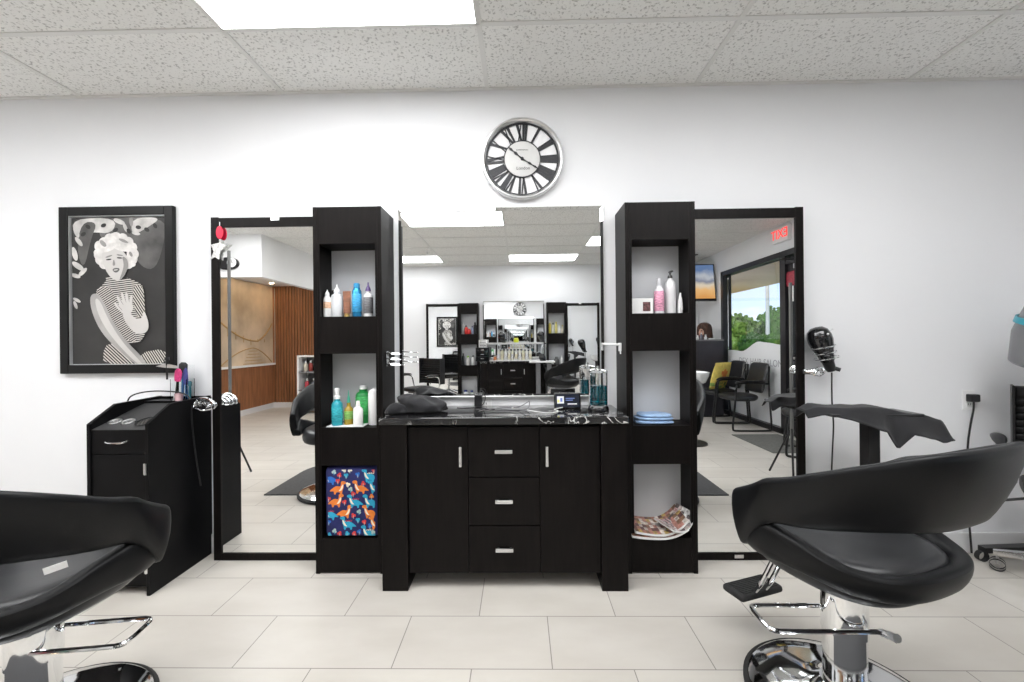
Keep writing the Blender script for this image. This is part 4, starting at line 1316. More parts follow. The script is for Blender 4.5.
def mat_poly(cx, cy_, x0, x1, y0, y1, r, cut):
    pts = [(x0, y0)]
    a0 = math.asin(max(-1, min(1, (y0 - cy_) / cut)))
    n = 16
    # go along the flat edge, around the cut-out for the base
    aa = PI - a0
    bb = 2 * PI + a0
    for i in range(n + 1):
        a = aa + (bb - aa) * i / n
        pts.append((cx + cut * math.cos(a), cy_ + cut * math.sin(a)))
    pts.append((x1, y0))
    for i in range(13):
        a = -PI / 2 * i / 12
        pts.append((x1 - r + r * math.cos(a), y1 + r + r * math.sin(a)))
    for i in range(13):
        a = -PI / 2 - PI / 2 * i / 12
        pts.append((x0 + r + r * math.cos(a), y1 + r + r * math.sin(a)))
    return pts
MATM = mat('dark floor mat', (.05, .05, .052), .7, noise_amt=.2, noise_scale=60, bump=.1)
tag(MB().prism(mat_poly(1.09, -1.045, .55, 1.66, -1.062, -2.05, .42, .305), 0, .009, 'Z').build('floor_mat', MATM, smooth=False), 'dark rounded anti-fatigue mat under the right salon chair, seen in the right tall mirror', 'mat', 'salon chair mats')
tag(MB().prism(mat_poly(-1.54, -1.185, -2.11, -.95, -1.10, -2.1, .42, .305), 0, .009, 'Z').build('floor_mat', MATM, smooth=False), 'dark rounded anti-fatigue mat under the left salon chair, seen in the left tall mirror', 'mat', 'salon chair mats')

# ------------------------------------------------------------------ task chair, hood dryer at the right edge
def task_chair(label, loc, rz, group='rolling task chairs'):
    c = thing('task_chair', label, 'chair', loc, rz, group)   # faces local -y
    mb = MB()
    cushion(mb, -.25, .25, -.25, .22, .45, .53, 2, .002, 14)
    mb.build('seat', LEATHER, c, subd=1)
    mb = MB()
    nb = 11
    for k in range(nb):
        z0 = .56 + .41 * k / nb
        z1 = .56 + .41 * (k + 1) / nb
        yo = .24 + .06 * ((k + .5) / nb)
        mb.box(-.25, .25, yo - .03, yo + .015, z0 + .001, z1 - .001, .009, 2)
    mb.box(-.245, .245, .262, .28, .56, .965, .004)
    mb.build('backrest', LEATHER, c)
    for s in (-1, 1):
        MB().box(s * .249 - .006, s * .249 + .006, .21, .315, .55, .975, .003).build('back_frame', BLACKPL, c, smooth=False)
    for s in (-1, 1):
        a = MB().tube([(s * .25, .15, .45), (s * .31, .14, .5), (s * .32, .12, .66), (s * .32, .05, .7), (s * .32, -.12, .7)], .012, 8, smooth=2).build('arm_frame', CHROME, c)
        MB().loft([[(s * .32 + w_ * math.cos(2 * PI * k / 10), y, z + h_ * math.sin(2 * PI * k / 10)) for k in range(10)] for y, z, w_, h_ in ((.1, .705, .015, .008), (.06, .715, .026, .014), (-.04, .722, .03, .016), (-.12, .715, .026, .014), (-.17, .7, .012, .006))]).build('arm_pad', BLACKPL, a)
    MB().tube([(-.2, -.05, .435), (-.3, -.06, .40), (-.36, -.06, .385)], .007, 8).box(-.15, .15, -.12, .12, .42, .46, .01).build('mechanism', BLACKPL, c)
    MB().cyl((0, 0, .14), (0, 0, .43), .028, n=20).build('gas_lift', CHROME, c)
    for k in range(5):
        a = 2 * PI * k / 5 + R(177)
        M = Matrix.Rotation(a, 4, 'Z')
        lg = MB().loft([[M @ Vector((x, w_, z)), M @ Vector((x, -w_, z)), M @ Vector((x, -w_ * .8, z + h_)), M @ Vector((x, w_ * .8, z + h_))] for x, w_, z, h_ in ((.02, .03, .13, .05), (.2, .022, .1, .035), (.34, .016, .078, .024))]).build('leg', CHROME, c)
        cs_ = MB()
        for s in (-1, 1):
            p = M @ Vector((.325, s * .018, .03))
            d = M.to_3x3() @ Vector((0, 1, 0))
            cs_.cyl(p - d * .01, p + d * .01, .03, n=20)
        cw = cs_.build('caster', RUBBER, lg)
        h_ = MB()
        for s in (-1, 1):
            p = M @ Vector((.325, s * .03, .03))
            d = M.to_3x3() @ Vector((0, 1, 0))
            h_.cyl(p - d * .002, p + d * .002, .012, n=14)
        p = M @ Vector((.325, 0, .03))
        h_.cyl(p, p + Vector((0, 0, .055)), .006, n=10)
        h_.build('caster_fork', STEEL, lg)
    return c
tk = task_chair('black ribbed task chair on chrome wheels at the right edge of the picture', (2.77, -.43, 0), R(-45))
dup(tk, 'black high-backed chair reflected at the left of the wide mirror before the far station', (-1.62, -4.35, 0), R(215))

hq = thing('hood_dryer', 'grey hood hair dryer with teal stripe at the right edge above the task chair', 'hood dryer', (2.925, -.10, 0))
M = Matrix.Rotation(R(14), 3, 'X')
MB().lathe([(.19, -.21), (.2, -.2), (.215, -.05), (.195, .08), (.14, .15), (.07, .185), (0, .195), (.0, .18), (.12, .135), (.18, .07), (.197, -.05), (.18, -.205)], (-.22, -.32, 1.29), 36, M, ring=True).build('hood', GREYPL, hq)
TEAL = mat('teal stripe', (.02, .32, .42), .35, noise_amt=.05)
MB().loft([[Vector((-.22, -.32, 1.29)) + M @ Vector((r * math.cos(2 * PI * k / 48), r * math.sin(2 * PI * k / 48), z)) for r, z in ((.2125, .0), (.2185, .0), (.2155, .03), (.210, .03))] for k in range(48)], loop=True).build('stripe', TEAL, hq)
MB().box(-.47, -.43, -.38, -.33, 1.22, 1.33, .006).tube([(-.45, -.36, 1.32), (-.452, -.37, 1.24), (-.43, -.37, 1.14), (-.38, -.35, 1.08)], .010, 8, smooth=1).build('control_handle', BLACKPL, hq)
MB().tube([(0, -.0, .06), (0, 0, 1.3), (-.02, -.06, 1.42), (-.12, -.2, 1.47), (-.2, -.3, 1.47)], .016, 10, smooth=1).build('pole', CHROME, hq)
for k in range(4):
    a = PI + k * PI / 2 * .0 + (0, .5, -.35, PI)[k] * (1 if k != 3 else 1)
    a = (PI, PI * 1.25, PI * 1.75, 0)[k]
    e = Vector((.36 * math.cos(a), .36 * math.sin(a) if k else -.0, 0))
    lg = MB().loft([[Vector((0, 0, z0)) + e * f + Vector((-e.y, e.x, 0)).normalized() * w_ * sx_ + Vector((0, 0, dz)) for sx_, dz in ((1, 0), (-1, 0), (-1, .03), (1, .03))] for f, z0, w_ in ((0, .06, .025), (1, .05, .02))]).build('leg', BLACKPL, hq, smooth=False)
    d = Vector((-e.y, e.x, 0)).normalized()
    MB().cyl(e + d * .014 + Vector((0, 0, .028)), e - d * .014 + Vector((0, 0, .028)), .028, n=18).build('caster', RUBBER, lg)

# ------------------------------------------------------------------ far station seen in the mirrors
FY = YB
rk = thing('bottle_rack', 'grey shelf on thin chrome posts over the bottles at the far station', 'rack', (-.115, FY + .19, .87))
MB().box(-.58, .58, -.09, .09, .315, .35, .004).build('shelf', mat('light grey shelf', (.5, .5, .5), .4, noise_amt=.05), rk, smooth=False)
MB().box(-.58, .58, -.09, .09, .0, .012, .003).build('bottom_tray', WHITEPL, rk, smooth=False)
for x in (-.57, .0, .57):
    for y in (-.08, .08):
        MB().cyl((x, y, .012), (x, y, .32), .006, n=8).build('post', CHROME, rk)
for k in range(10):
    tone = [(.7, .68, .6), (.72, .7, .52), (.7, .7, .68)][k % 3]
    side_ = 'leftmost' if k == 0 else ('rightmost' if k == 9 else 'number')
    lb = ['leftmost pale bottle under the far grey rack in the wide mirror', 'second pale bottle from the left under the far grey rack', 'third pale bottle from the left under the far grey rack',
          'fourth pale bottle from the left under the far grey rack', 'fifth pale bottle from the left under the far grey rack', 'fifth pale bottle from the right under the far grey rack',
          'fourth pale bottle from the right under the far grey rack', 'third pale bottle from the right under the far grey rack', 'second pale bottle from the right under the far grey rack', 'rightmost pale bottle under the far grey rack in the wide mirror'][k]
    bottle('pump_bottle', lb, 'bottle', (-.40 + .068 * k, FY + .2, .882), cylp(.027, .19, .012, .025), tone, capp(.01, .19, .03), (.7, .7, .72), (.03, .12, (.6, .55, .4) if k % 2 else (.6, .6, .62), .0272), group='bottles under the far rack')
bottle('orange_jar', 'small orange jar left of the bottles under the far rack', 'jar', (-.47, FY + .2, .882), cylp(.032, .07, .028, .01, .004), (.55, .2, .08), capp(.03, .07, .012), (.7, .6, .5))
bottle('yellow_green_can', 'yellow green can lying tall on top of the far grey rack', 'can', (-.06, FY + .18, 1.22), cylp(.05, .07, .04, .01, .004), (.5, .55, .03), capp(.04, .07, .02), (.6, .6, .1))
d2 = dup(hd, 'black hair dryer on the far grey rack, left of the yellow green can', (-.36, FY + .2, 1.42), 0)
d3 = dup(hd, 'black hair dryer at the right end of the far grey rack', (.40, FY + .2, 1.42), .4)
for d in (d2, d3):
    for c in kids(d):
        if c.name.startswith('cord'):
            bpy.data.objects.remove(c)
du = thing('drawer_organizer', 'small black drawer organizer with three drawers on the far countertop', 'drawer organizer', (-.70, FY + .2, .87))
MB().box(-.13, .13, -.13, .12, 0, .26, .003).build('body', BLACKPL, du, smooth=False)
for k in range(3):
    d = MB().box(-.118, .118, .119, .128, .012 + .082 * k, .086 + .082 * k, .002).build('drawer', BLACKGL, du, smooth=False)
    MB().box(-.03, .03, .127, .136, .045 + .082 * k, .056 + .082 * k, .002).build('handle', STEEL, d, smooth=False)
cdm = thing('price_card', 'white printed card standing on the far black drawer organizer', 'card', (-.70, FY + .2, 1.13))
MB().box(-.085, .085, -.003, .003, 0, .15).build('card', PAPER, cdm, smooth=False)
mb = MB()
for k in range(4):
    mb.box(-.06, .06, .003, .0036, .03 + .03 * k, .042 + .03 * k)
mb.build('printed_lines', mat('ink lines', (.1, .1, .1), .6, noise_amt=.2), cdm, smooth=False)
outlet('beige double wall switch high on the far wall above the far mirror', (.33, FY, 2.30), PI)
def fb(kind, label, x, z, r, h, col, cap, group, y=.15):
    b = bottle(kind, label, 'bottle', (x, FY + y, z), cylp(r, h, r * .5, .02), col, capp(r * .55, h, .03), cap, group=group)
G1 = 'bottles in the far tower reflected left'
tx1 = twr2.location.x
tx2 = twl2.location.x
fb('red_bottle', 'larger red bottle in the far left-reflected tower, top cubby', tx1 - .06, ZA, .035, .14, (.6, .04, .03), (.05, .05, .05), G1)
fb('red_bottle', 'smaller red bottle in front in the far left-reflected tower', tx1 - .0, ZA, .035, .1, (.55, .03, .03), (.6, .6, .6), G1, .18)
fb('white_bottle', 'white bottle beside the red bottles in the far left-reflected tower', tx1 - .12, ZA, .026, .2, (.7, .7, .7), (.7, .7, .7), G1, .12)
fb('blue_bottle', 'small blue white bottle right of the red bottles in the far tower', tx1 + .06, ZA, .024, .13, (.35, .4, .6), (.1, .1, .2), G1)
fb('black_bottle', 'tall black bottle in the far left-reflected tower, top cubby', tx1 + .11, ZA, .03, .2, (.03, .03, .03), (.05, .05, .05), G1, .12)
fb('black_bottle', 'black bottle with round cap in the far left-reflected tower, middle cubby', tx1 - .12, ZB, .025, .2, (.03, .03, .03), (.03, .03, .03), G1)
fb('white_bottle', 'white bottle with bright green cap in the far middle cubby', tx1 - .03, ZB, .035, .15, (.7, .68, .66), (.3, .6, .05), G1)
fb('pump_bottle', 'white sprayer bottle in the far left-reflected tower, middle cubby', tx1 + .07, ZB, .035, .16, (.72, .72, .72), (.1, .1, .1), G1)
fb('jar', 'white jar with navy lid in the far left-reflected tower, lowest cubby', tx1 - .08, .19, .06, .09, (.7, .72, .74), (.03, .05, .25), G1)
fb('jar', 'white jar beside the navy lidded one in the far lowest cubby', tx1 + .04, .19, .05, .08, (.6, .66, .6), (.03, .05, .25), G1)
G2 = 'bottles in the far tower reflected right'
for k, (dx, r, h, col, capc, lb) in enumerate([(-.12, .026, .2, (.6, .5, .1), (.7, .7, .6), 'yellow tall bottle at the left of the far right-reflected tower'), (-.06, .024, .17, (.7, .7, .68), (.1, .1, .1), 'white bottle with black cap in the far right-reflected tower'),
        (-.0, .026, .19, (.62, .55, .2), (.6, .5, .1), 'pale yellow bottle in the middle of the far right-reflected tower'), (.06, .03, .12, (.7, .7, .7), (.7, .7, .7), 'short white jar in the far right-reflected tower'), (.12, .026, .13, (.66, .62, .5), (.6, .5, .2), 'cream bottle at the right of the far right-reflected tower')]):
    fb('bottle', lb, tx2 + dx, ZA, r, h, col, capc, G2)
fb('round_jar', 'dark round jar in the far right-reflected tower, middle cubby', tx2 + .0, ZB, .05, .12, (.08, .08, .08), (.2, .2, .2), G2)
fb('white_bottle', 'white bottle right of the dark round jar in the far tower', tx2 + .1, ZB, .03, .14, (.72, .72, .72), (.7, .7, .7), G2)
wt = thing('side_table', 'narrow white topped table with two grey legs before the far cabinet', 'table', (.44, FY + .62, 0))
MB().box(-.26, .2, -.14, .14, .855, .885, .006).build('table_top', WHITEPL, wt, smooth=False)
for x in (-.1, .1):
    MB().box(x - .04, x + .04, -.05, .05, .02, .856, .004).build('leg', GREYPL, wt, smooth=False)
MB().box(-.2, .2, -.13, .13, 0, .02, .004).build('base', GREYPL, wt, smooth=False)
d4 = dup(hd, 'black hair dryer lying on the far white topped table', (.40, FY + .62, 1.0), .5)
d5 = dup(hd, 'black hair dryer hanging at the frame of the far right-reflected mirror', (1.19, FY + .16, 1.26), 0)
for c in kids(d4):
    if c.name.startswith('cord'):
        bpy.data.objects.remove(c)
cp = thing('folded_paper', 'white crumpled paper at the foot of the far right-reflected tower', 'paper', (tx2 + .28, FY + .3, .0))
MB().prism([(-.08, 0), (.1, 0), (.02, .1), (.06, .24), (-.02, .12), (-.06, .2)], -.03, .03, 'Y').build('sheet', PAPER, cp, smooth=False)
# light stands seen in the tall mirrors
def pole(label, loc, h):
    t = thing('light_stand', label, 'stand', loc, 0, 'slim light stands')
    MB().cyl((0, 0, .25), (0, 0, h), .014, n=12).build('pole', mat('dark grey metal', (.16, .16, .155), .4, .4, noise_amt=.05), t)
    for k in range(3):
        a = 2 * PI * k / 3
        MB().tube([(0, 0, .45), (.2 * math.cos(a), .2 * math.sin(a), .01)], .009, 8).build('leg', BLACKPL, t)
pole('slim grey light stand reflected in the left tall mirror', (-2.80, -1.70, 0), 2.15)
pole('slim grey light stand reflected in the right tall mirror', (2.44, -1.50, 0), 1.75)
# oval clock on the soffit
oc = thing('wall_clock', 'black oval wall clock with white round dial on the soffit face', 'clock', (-3.93, SY, 2.34))
pts = []
for i in range(36):
    a = 2 * PI * i / 36
    pts.append((.13 * math.cos(a) if math.cos(a) > 0 else .27 * math.cos(a), .085 * math.sin(a) * (1 if math.cos(a) > -.4 else .8)))
MB().prism([(x, z) for x, z in pts], .002, .03, 'Y').build('case', BLACKGL, oc, smooth=False, bevel=.004)
MB().lathe([(0, 0), (.062, 0), (.066, .006), (.058, .01), (0, .01)], (.04, .03, .012), 28, Matrix.Rotation(-PI / 2, 3, 'X')).build('dial', WHITEPL, oc)
MB().box(.038, .043, .04, .043, .01, .05).box(.04, .07, .04, .043, .01, .014).build('hands', BLACKPL, oc, smooth=False)
# white display shelf near the slatted wall
ds = thing('display_shelf', 'low white product display shelf before the slatted wall', 'shelf', (-3.62, -5.2, 0))
for x0, x1 in ((-.32, -.29), (.29, .32)):
    MB().box(x0, x1, -.15, .15, 0, 1.03, .003).build('side_panel', WHITEPL, ds, smooth=False)
for z in (.05, .40, .72, 1.0):
    MB().box(-.29, .29, -.15, .148, z, z + .025).build('shelf_board', WHITEPL if z > .9 else GREYPL, ds, smooth=False)
MB().box(-.29, .29, -.15, -.14, .05, 1.0).build('back_panel', mat('dark back panel', (.1, .1, .1), .4, noise_amt=.1), ds, smooth=False)
DG = 'products on the white display shelf'
for k, (x, z, col, lb) in enumerate([(-.22, .745, (.65, .6, .5), 'cream bottle at the left of the top display shelf'), (-.13, .745, (.3, .05, .04), 'dark red bottle on the top display shelf'), (-.03, .745, (.7, .7, .7), 'white bottle in the middle of the top display shelf'),
        (.08, .745, (.55, .45, .2), 'golden bottle on the top display shelf'), (.18, .745, (.1, .2, .15), 'dark green bottle at the right of the top display shelf'), (-.2, .425, (.5, .04, .06), 'red bottle at the left of the middle display shelf'),
        (-.08, .425, (.1, .1, .12), 'black bottle on the middle display shelf'), (.05, .425, (.2, .35, .3), 'grey green bottle on the middle display shelf'), (.17, .425, (.68, .66, .6), 'cream bottle at the right of the middle display shelf')]):
    bottle('product_bottle', lb, 'bottle', (-3.62 + x, -5.17, z), cylp(.035, .15, .014, .02), col, capp(.016, .15, .04), (.6, .6, .6), group=DG)

# ------------------------------------------------------------------ waiting area at the shop window
def guest_chair(label, loc, rz):
    c = thing('guest_chair', label, 'chair', loc, rz, 'black waiting chairs')   # faces local -y
    mb = MB()
    cushion(mb, -.235, .235, -.27, .21, .40, .49, 4, .003, 14)
    mb.build('seat', LEATHER2, c, subd=1)
    mb = MB()
    n = 10
    rings = []
    for i in range(n + 1):
        u = i / n
        z = .5 + .42 * u
        y = .2 + .1 * u
        wd = .235 - .02 * u
        th = .035 if 0 < i < n else .012
        rings.append([(wd, y - th * .5, z), (wd * .95, y - th, z), (0, y - th * 1.1 + .012, z), (-wd * .95, y - th, z), (-wd, y - th * .5, z), (-wd * .95, y + th * .5, z), (0, y + th * .6, z), (wd * .95, y + th * .5, z)])
    mb.loft(rings)
    mb.build('backrest', LEATHER2, c, subd=1)
    for s in (-1, 1):
        x = s * .262
        f = MB().tube([(x, .26, .88), (x, .25, .62), (x, .27, .3), (x, .29, .03), (x, .26, .012), (x, -.2, .012), (x, -.24, .03), (x, -.2, .35), (x, -.18, .62), (x, -.14, .655), (x, .1, .66), (x, .25, .64)], .013, 8, smooth=2).build('side_frame', BLACKPL, c)
        MB().loft([[(x + w_ * math.cos(2 * PI * k / 10), y, z + .012 * math.sin(2 * PI * k / 10)) for k in range(10)] for y, z, w_ in ((-.2, .65, .01), (-.17, .668, .025), (-.05, .68, .03), (.12, .678, .026), (.2, .665, .012))]).build('arm_pad', BLACKPL, f)
        MB().cyl((x, .0, .42), (x * .85, .0, .43), .012, n=8).build('seat_bracket', BLACKPL, f)
    return c
GX_ = 3.09
g1 = guest_chair('black padded waiting chair nearest the mirrors, under the lettered window', (GX_, -3.64, 0), -PI / 2)
g2 = dup(g1, 'black padded waiting chair nearest the reception desk, yellow cushion on it', (GX_, -4.22, 0), -PI / 2)
g3 = dup(g1, 'black waiting chair by the door at the right edge of the tall mirror', (3.12, -2.25, 0), R(-60))
yc = thing('throw_cushion', 'yellow cushion with an orange flower on the waiting chair by the desk', 'cushion', (2.98, -4.08, .50), R(-32))
mb = MB()
n = 16
def pil(u, v, s):
    x, z = (u - .5) * .4, v * .4
    e = (max(0, math.sin(PI * u)) * max(0, math.sin(PI * v))) ** .45
    return Vector((x, s * .06 * e + z * .28, z))
for s in (-1, 1):
    g = [[mb.bm.verts.new(pil(i / n, j / n, s)) for j in range(n + 1)] for i in range(n + 1)]
    for i in range(n):
        for j in range(n):
            cu, cv = (i + .5) / n - .5, (j + .5) / n - .58
            rr_ = math.hypot(cu, cv)
            aa = math.atan2(cv, cu)
            mb.m(1 if rr_ < .16 + .06 * math.sin(5 * aa) else (2 if cv < -.3 and noise.noise(Vector((cu * 9, cv * 9, 1))) > .05 else 0))
            mb._f([g[i][j], g[i + 1][j], g[i + 1][j + 1], g[i][j + 1]])
mb.build('cushion_cover', [mat('yellow fabric', (.75, .6, .15), .9, noise_amt=.15, noise_scale=20), mat('orange print', (.8, .25, .06), .9, noise_amt=.2, noise_scale=20), mat('green print', (.25, .4, .1), .9, noise_amt=.2)], yc)
dm = tag(MB().box(-.3, .3, -.45, .45, 0, .008, .003).build('door_mat', mat('grey door mat', (.12, .12, .11), .9, noise_amt=.25, noise_scale=60), smooth=False, loc=(3.05, -2.75, 0)), 'grey door mat on the floor before the shop door', 'mat')
sb = thing('shampoo_bowl', 'white rounded shampoo bowl on a black pedestal reflected beside the right tower', 'bowl', (2.06, -2.75, 0))
MB().lathe([(0, .70), (.08, .70), (.15, .74), (.185, .82), (.19, .86), (.175, .86), (.15, .80), (0, .76)], n=32, sx=1.0, sy=1.2).build('bowl', mat('white ceramic', (.72, .73, .74), .15, noise_amt=.02), sb)
MB().lathe([(0, 0), (.17, 0), (.17, .02), (.06, .05), (.05, .66), (.07, .705), (0, .705)], n=24).build('pedestal', BLACKPL, sb)
# reception desk with receptionist
rd = thing('reception_desk', 'dark reception desk with tall front panel beside the waiting chairs', 'desk', (2.75, -4.58, 0))
DKG = mat('dark laminate', (.03, .028, .036), .4, noise_amt=.15, noise_scale=6)
MB().box(-.56, .56, -.02, .02, 0, 1.22, .003).build('front_panel', DKG, rd, smooth=False)
for x in (-.54, .54):
    MB().box(x - .02, x + .02, -.5, -.02, 0, 1.0 if x < 0 else .74, .003).build('side_panel', DKG, rd, smooth=False)
MB().box(-.52, .52, -.35, -.02, .72, .75, .003).build('worktop', DKG, rd, smooth=False)
MB().box(-.57, .57, -.10, .03, 1.22, 1.245, .003).build('ledge', GREYPL, rd, smooth=False)
tag(MB().box(-.045, .045, -.012, .012, 0, .02, .004).build('card_holder', WHITEPL, loc=(3.12, -4.555, 1.215 + .03)), 'small white card holder on the reception desk ledge', 'card holder')
for k, (x, h, lb) in enumerate([(2.92, .05, 'shortest small jar on the reception desk ledge'), (2.98, .09, 'tallest small bottle on the reception desk ledge'), (3.05, .06, 'small bottle nearest the receptionist on the desk ledge')]):
    fbk = bottle('small_bottle', lb, 'bottle', (x, -4.61, 1.245), cylp(.022, h, .012, .015), [(.6, .6, .6), (.15, .15, .18), (.7, .7, .72)][k], capp(.012, h, .02), (.6, .6, .6), group='bottles on the desk ledge')
stl = thing('stool', 'black round stool behind the reception desk', 'stool', (3.19, -5.0, 0))
MB().lathe([(0, .5), (.17, .5), (.18, .52), (.17, .56), (0, .57)], n=24).build('seat', LEATHER, stl)
MB().cyl((0, 0, .03), (0, 0, .5), .03, n=14).build('column', CHROME, stl)
MB().lathe([(0, 0), (.22, 0), (.22, .015), (.05, .035), (0, .04)], n=24).build('base', CHROME, stl)
pe = thing('person', 'person with brown shoulder length hair sitting behind the reception desk', 'person', (2.98, -4.78, 0), R(20))   # faces local -y? (turned to the desk)
SKIN = mat('skin', (.52, .3, .22), .5, noise_amt=.06, noise_scale=10)
def skin_body(name, verts, edges, rad, m, parent, sub=2, root=0):
    me = bpy.data.meshes.new(name)
    me.from_pydata(verts, edges, [])
    o = bpy.data.objects.new(name, me)
    COL.objects.link(o)
    o.parent = parent
    me.materials.append(m)
    o.modifiers.new('skin', 'SKIN')
    s_ = o.modifiers.new('subdivision', 'SUBSURF')
    s_.levels = s_.render_levels = sub
    for i, r in enumerate(rad):
        me.skin_vertices[0].data[i].radius = r if isinstance(r, tuple) else (r, r)
        me.skin_vertices[0].data[i].use_root = (i == root)
    return o
V, E, RD = [], [], []
def jt(p, r, par=None):
    V.append(p)
    RD.append(r)
    if par is not None:
        E.append((par, len(V) - 1))
    return len(V) - 1
pel = jt((0, 0, .64), (.15, .11))
wst = jt((0, -.02, .8), (.125, .09), pel)
che = jt((0, -.02, .98), (.15, .1), wst)
nkb = jt((0, -.01, 1.10), (.07, .06), che)
nk = jt((0, -.02, 1.16), (.045, .045), nkb)
hd0 = jt((0, -.03, 1.21), (.06, .07), nk)
hd1 = jt((0, -.03, 1.28), (.075, .092), hd0)
hd2 = jt((0, -.02, 1.36), (.06, .075), hd1)
for s in (-1, 1):
    sh_ = jt((s * .16, -.01, 1.05), .05, che)
    el = jt((s * .2, -.10, .84), .038, sh_)
    wr = jt((s * .12, -.28, .79), .026, el)
    pa = jt((s * .1, -.35, .785), (.034, .016), wr)
    for k in range(4):
        f1 = jt((s * .1 + (k - 1.5) * .019, -.40, .79), .0085, pa)
        jt((s * .1 + (k - 1.5) * .02, -.43 - .008 * (1.5 - abs(k - 1.5)), .775), .0075, f1)
    th1 = jt((s * .1 - s * .04, -.36, .785), .009, pa)
    jt((s * .1 - s * .05, -.385, .78), .008, th1)
    hp = jt((s * .09, -.05, .62), .085, pel)
    kn = jt((s * .1, -.36, .6), .058, hp)
    an = jt((s * .1, -.36, .12), .036, kn)
    jt((s * .1, -.46, .045), .034, an)
body = skin_body('body', V, E, RD, SKIN, pe)
TOPM = mat('dark top', (.03, .03, .035), .8, noise_amt=.2)
mb = MB()
mb.lathe([(.155, .6), (.165, .66), (.14, .8), (.165, .97), (.15, 1.06), (.085, 1.115), (.07, 1.12)], (0, -.015, 0), 24, sy=.75)
for s in (-1, 1):
    mb.tube([(s * .12, -.01, 1.06), (s * .165, -.012, 1.04), (s * .185, -.06, .94), (s * .2, -.10, .86)], [.055, .06, .052, .048], 12, smooth=1)
mb.build('top', TOPM, pe)
HAIR = mat('brown hair', (.06, .025, .014), .5, noise_amt=.5, noise_scale=14, stretch=(5, 5, .8))
mb = MB()
prof = []
rings = []
for j, (z, ry, rx, cut) in enumerate([(1.44, .02, .02, 0), (1.425, .075, .07, 0), (1.39, .108, .098, 0), (1.34, .125, .11, .3), (1.29, .13, .115, .62), (1.24, .135, .12, .75), (1.19, .14, .125, .8), (1.14, .135, .118, .85), (1.12, .12, .1, .9)]):
    ring = []
    for k in range(32):
        a = 2 * PI * k / 32 - PI / 2
        d = abs((a + PI / 2 + PI) % (2 * PI) - PI) / PI      # 0 at the face side
        f = 1.0 if d > cut * .42 else .62 - .0 * d
        wob = 1 + .05 * math.sin(7 * a + z * 20)
        ring.append((rx * math.cos(a) * wob * (1 if d > cut * .42 else .98), -.01 + ry * math.sin(a) * f * wob, z))
    rings.append(ring)
mb.loft(rings)
mb.build('hair', HAIR, pe, subd=1)
mb = MB()
mb.lathe([(0, .0), (.012, .004), (.01, .02), (.003, .036), (0, .036)], (0, -.128, 1.262), 10)
mb.build('nose', SKIN, pe)
for s in (-1, 1):
    MB().sphere((s * .032, -.112, 1.302), .012, 1.2, .6, .6, 10).build('eye', mat('eye dark', (.02, .015, .012), .2, noise_amt=.1), pe)
MB().sphere((0, -.113, 1.235), .022, 1.1, .4, .35, 12).build('mouth', mat('lips', (.4, .1, .1), .4, noise_amt=.1), pe)
pe.rotation_euler.z = R(180 + 62)
pe.location = (3.2, -4.98, 0)
pe.scale = (1.07, 1.07, 1.07)
# television on the wall
tv = thing('television', 'wall television showing a cloudy sunset, hung near the ceiling above the desk', 'television', (2.98, -5.05, 2.24), 0)
TM = Matrix.Rotation(R(8), 4, 'X')
MB().box(-.48, .44, -.05, 0, -.33, .33, .008, M=TM).build('case', BLACKPL, tv, smooth=False)
SUN = mat('sunset screen', (.02, .02, .02), .15)
n_, l_, b_ = nodes(SUN)
t = n_.new('ShaderNodeTexCoord')
sp_ = n_.new('ShaderNodeSeparateXYZ')
nn_ = n_.new('ShaderNodeTexNoise')
nn_.inputs['Scale'].default_value = 5
nn_.inputs['Detail'].default_value = 5
ad_ = n_.new('ShaderNodeMath')
ad_.operation = 'MULTIPLY_ADD'
ad_.inputs[1].default_value = .35
r_ = n_.new('ShaderNodeValToRGB')
e = r_.color_ramp.elements
e[0].position, e[0].color = .0, (.75, .35, .1, 1)
e[1].position, e[1].color = .9, (.12, .2, .38, 1)
for p_, c_ in ((.28, (.85, .5, .2, 1)), (.42, (.75, .65, .5, 1)), (.55, (.22, .24, .32, 1)), (.7, (.5, .52, .56, 1))):
    q_ = e.new(p_)
    q_.color = c_
mr_ = n_.new('ShaderNodeMapRange')
mr_.inputs['From Min'].default_value = -.28
mr_.inputs['From Max'].default_value = .28
l_.new(t.outputs['Object'], sp_.inputs[0])
l_.new(t.outputs['Object'], nn_.inputs['Vector'])
l_.new(sp_.outputs['Z'], mr_.inputs['Value'])
sb_ = n_.new('ShaderNodeMath')
sb_.operation = 'SUBTRACT'
sb_.inputs[1].default_value = .17
l_.new(nn_.outputs['Fac'], ad_.inputs[0])
l_.new(mr_.outputs['Result'], ad_.inputs[2])
l_.new(ad_.outputs[0], sb_.inputs[0])
l_.new(sb_.outputs[0], r_.inputs[0])
l_.new(r_.outputs[0], b_.inputs['Emission Color'])
b_.inputs['Emission Strength'].default_value = .9
MB().box(-.46, .42, -.002, .0015, -.29, .31, M=TM).build('screen', SUN, tv, smooth=False)
MB().box(-.2, .1, -.12, -.05, -.12, .12, .004).tube([(0, -.1, .1), (.05, -.12, .3), (.1, -.12, .503)], .02, 10).box(.03, .17, -.19, -.05, .49, .503, .002).build('bracket', BLACKPL, tv, smooth=False)
# exit sign
ex = thing('exit_sign', 'white exit sign with red letters on the wall above the shop door', 'sign', (XR, -3.2, 2.60), 0)
MB().box(-.06, 0, -.16, .16, -.1, .1, .006).build('case', WHITEPL, ex, smooth=False)
RED = mat('exit red', (.7, .02, .02), .4, emit=(1, .04, .03), emit_s=1.6)
text_mesh('letters', 'EXIT', .17, RED, ex, Matrix.Translation((-.062, 0, .0)) @ Matrix.Rotation(-PI / 2, 4, 'Z') @ Matrix.Rotation(PI / 2, 4, 'X'), .001)
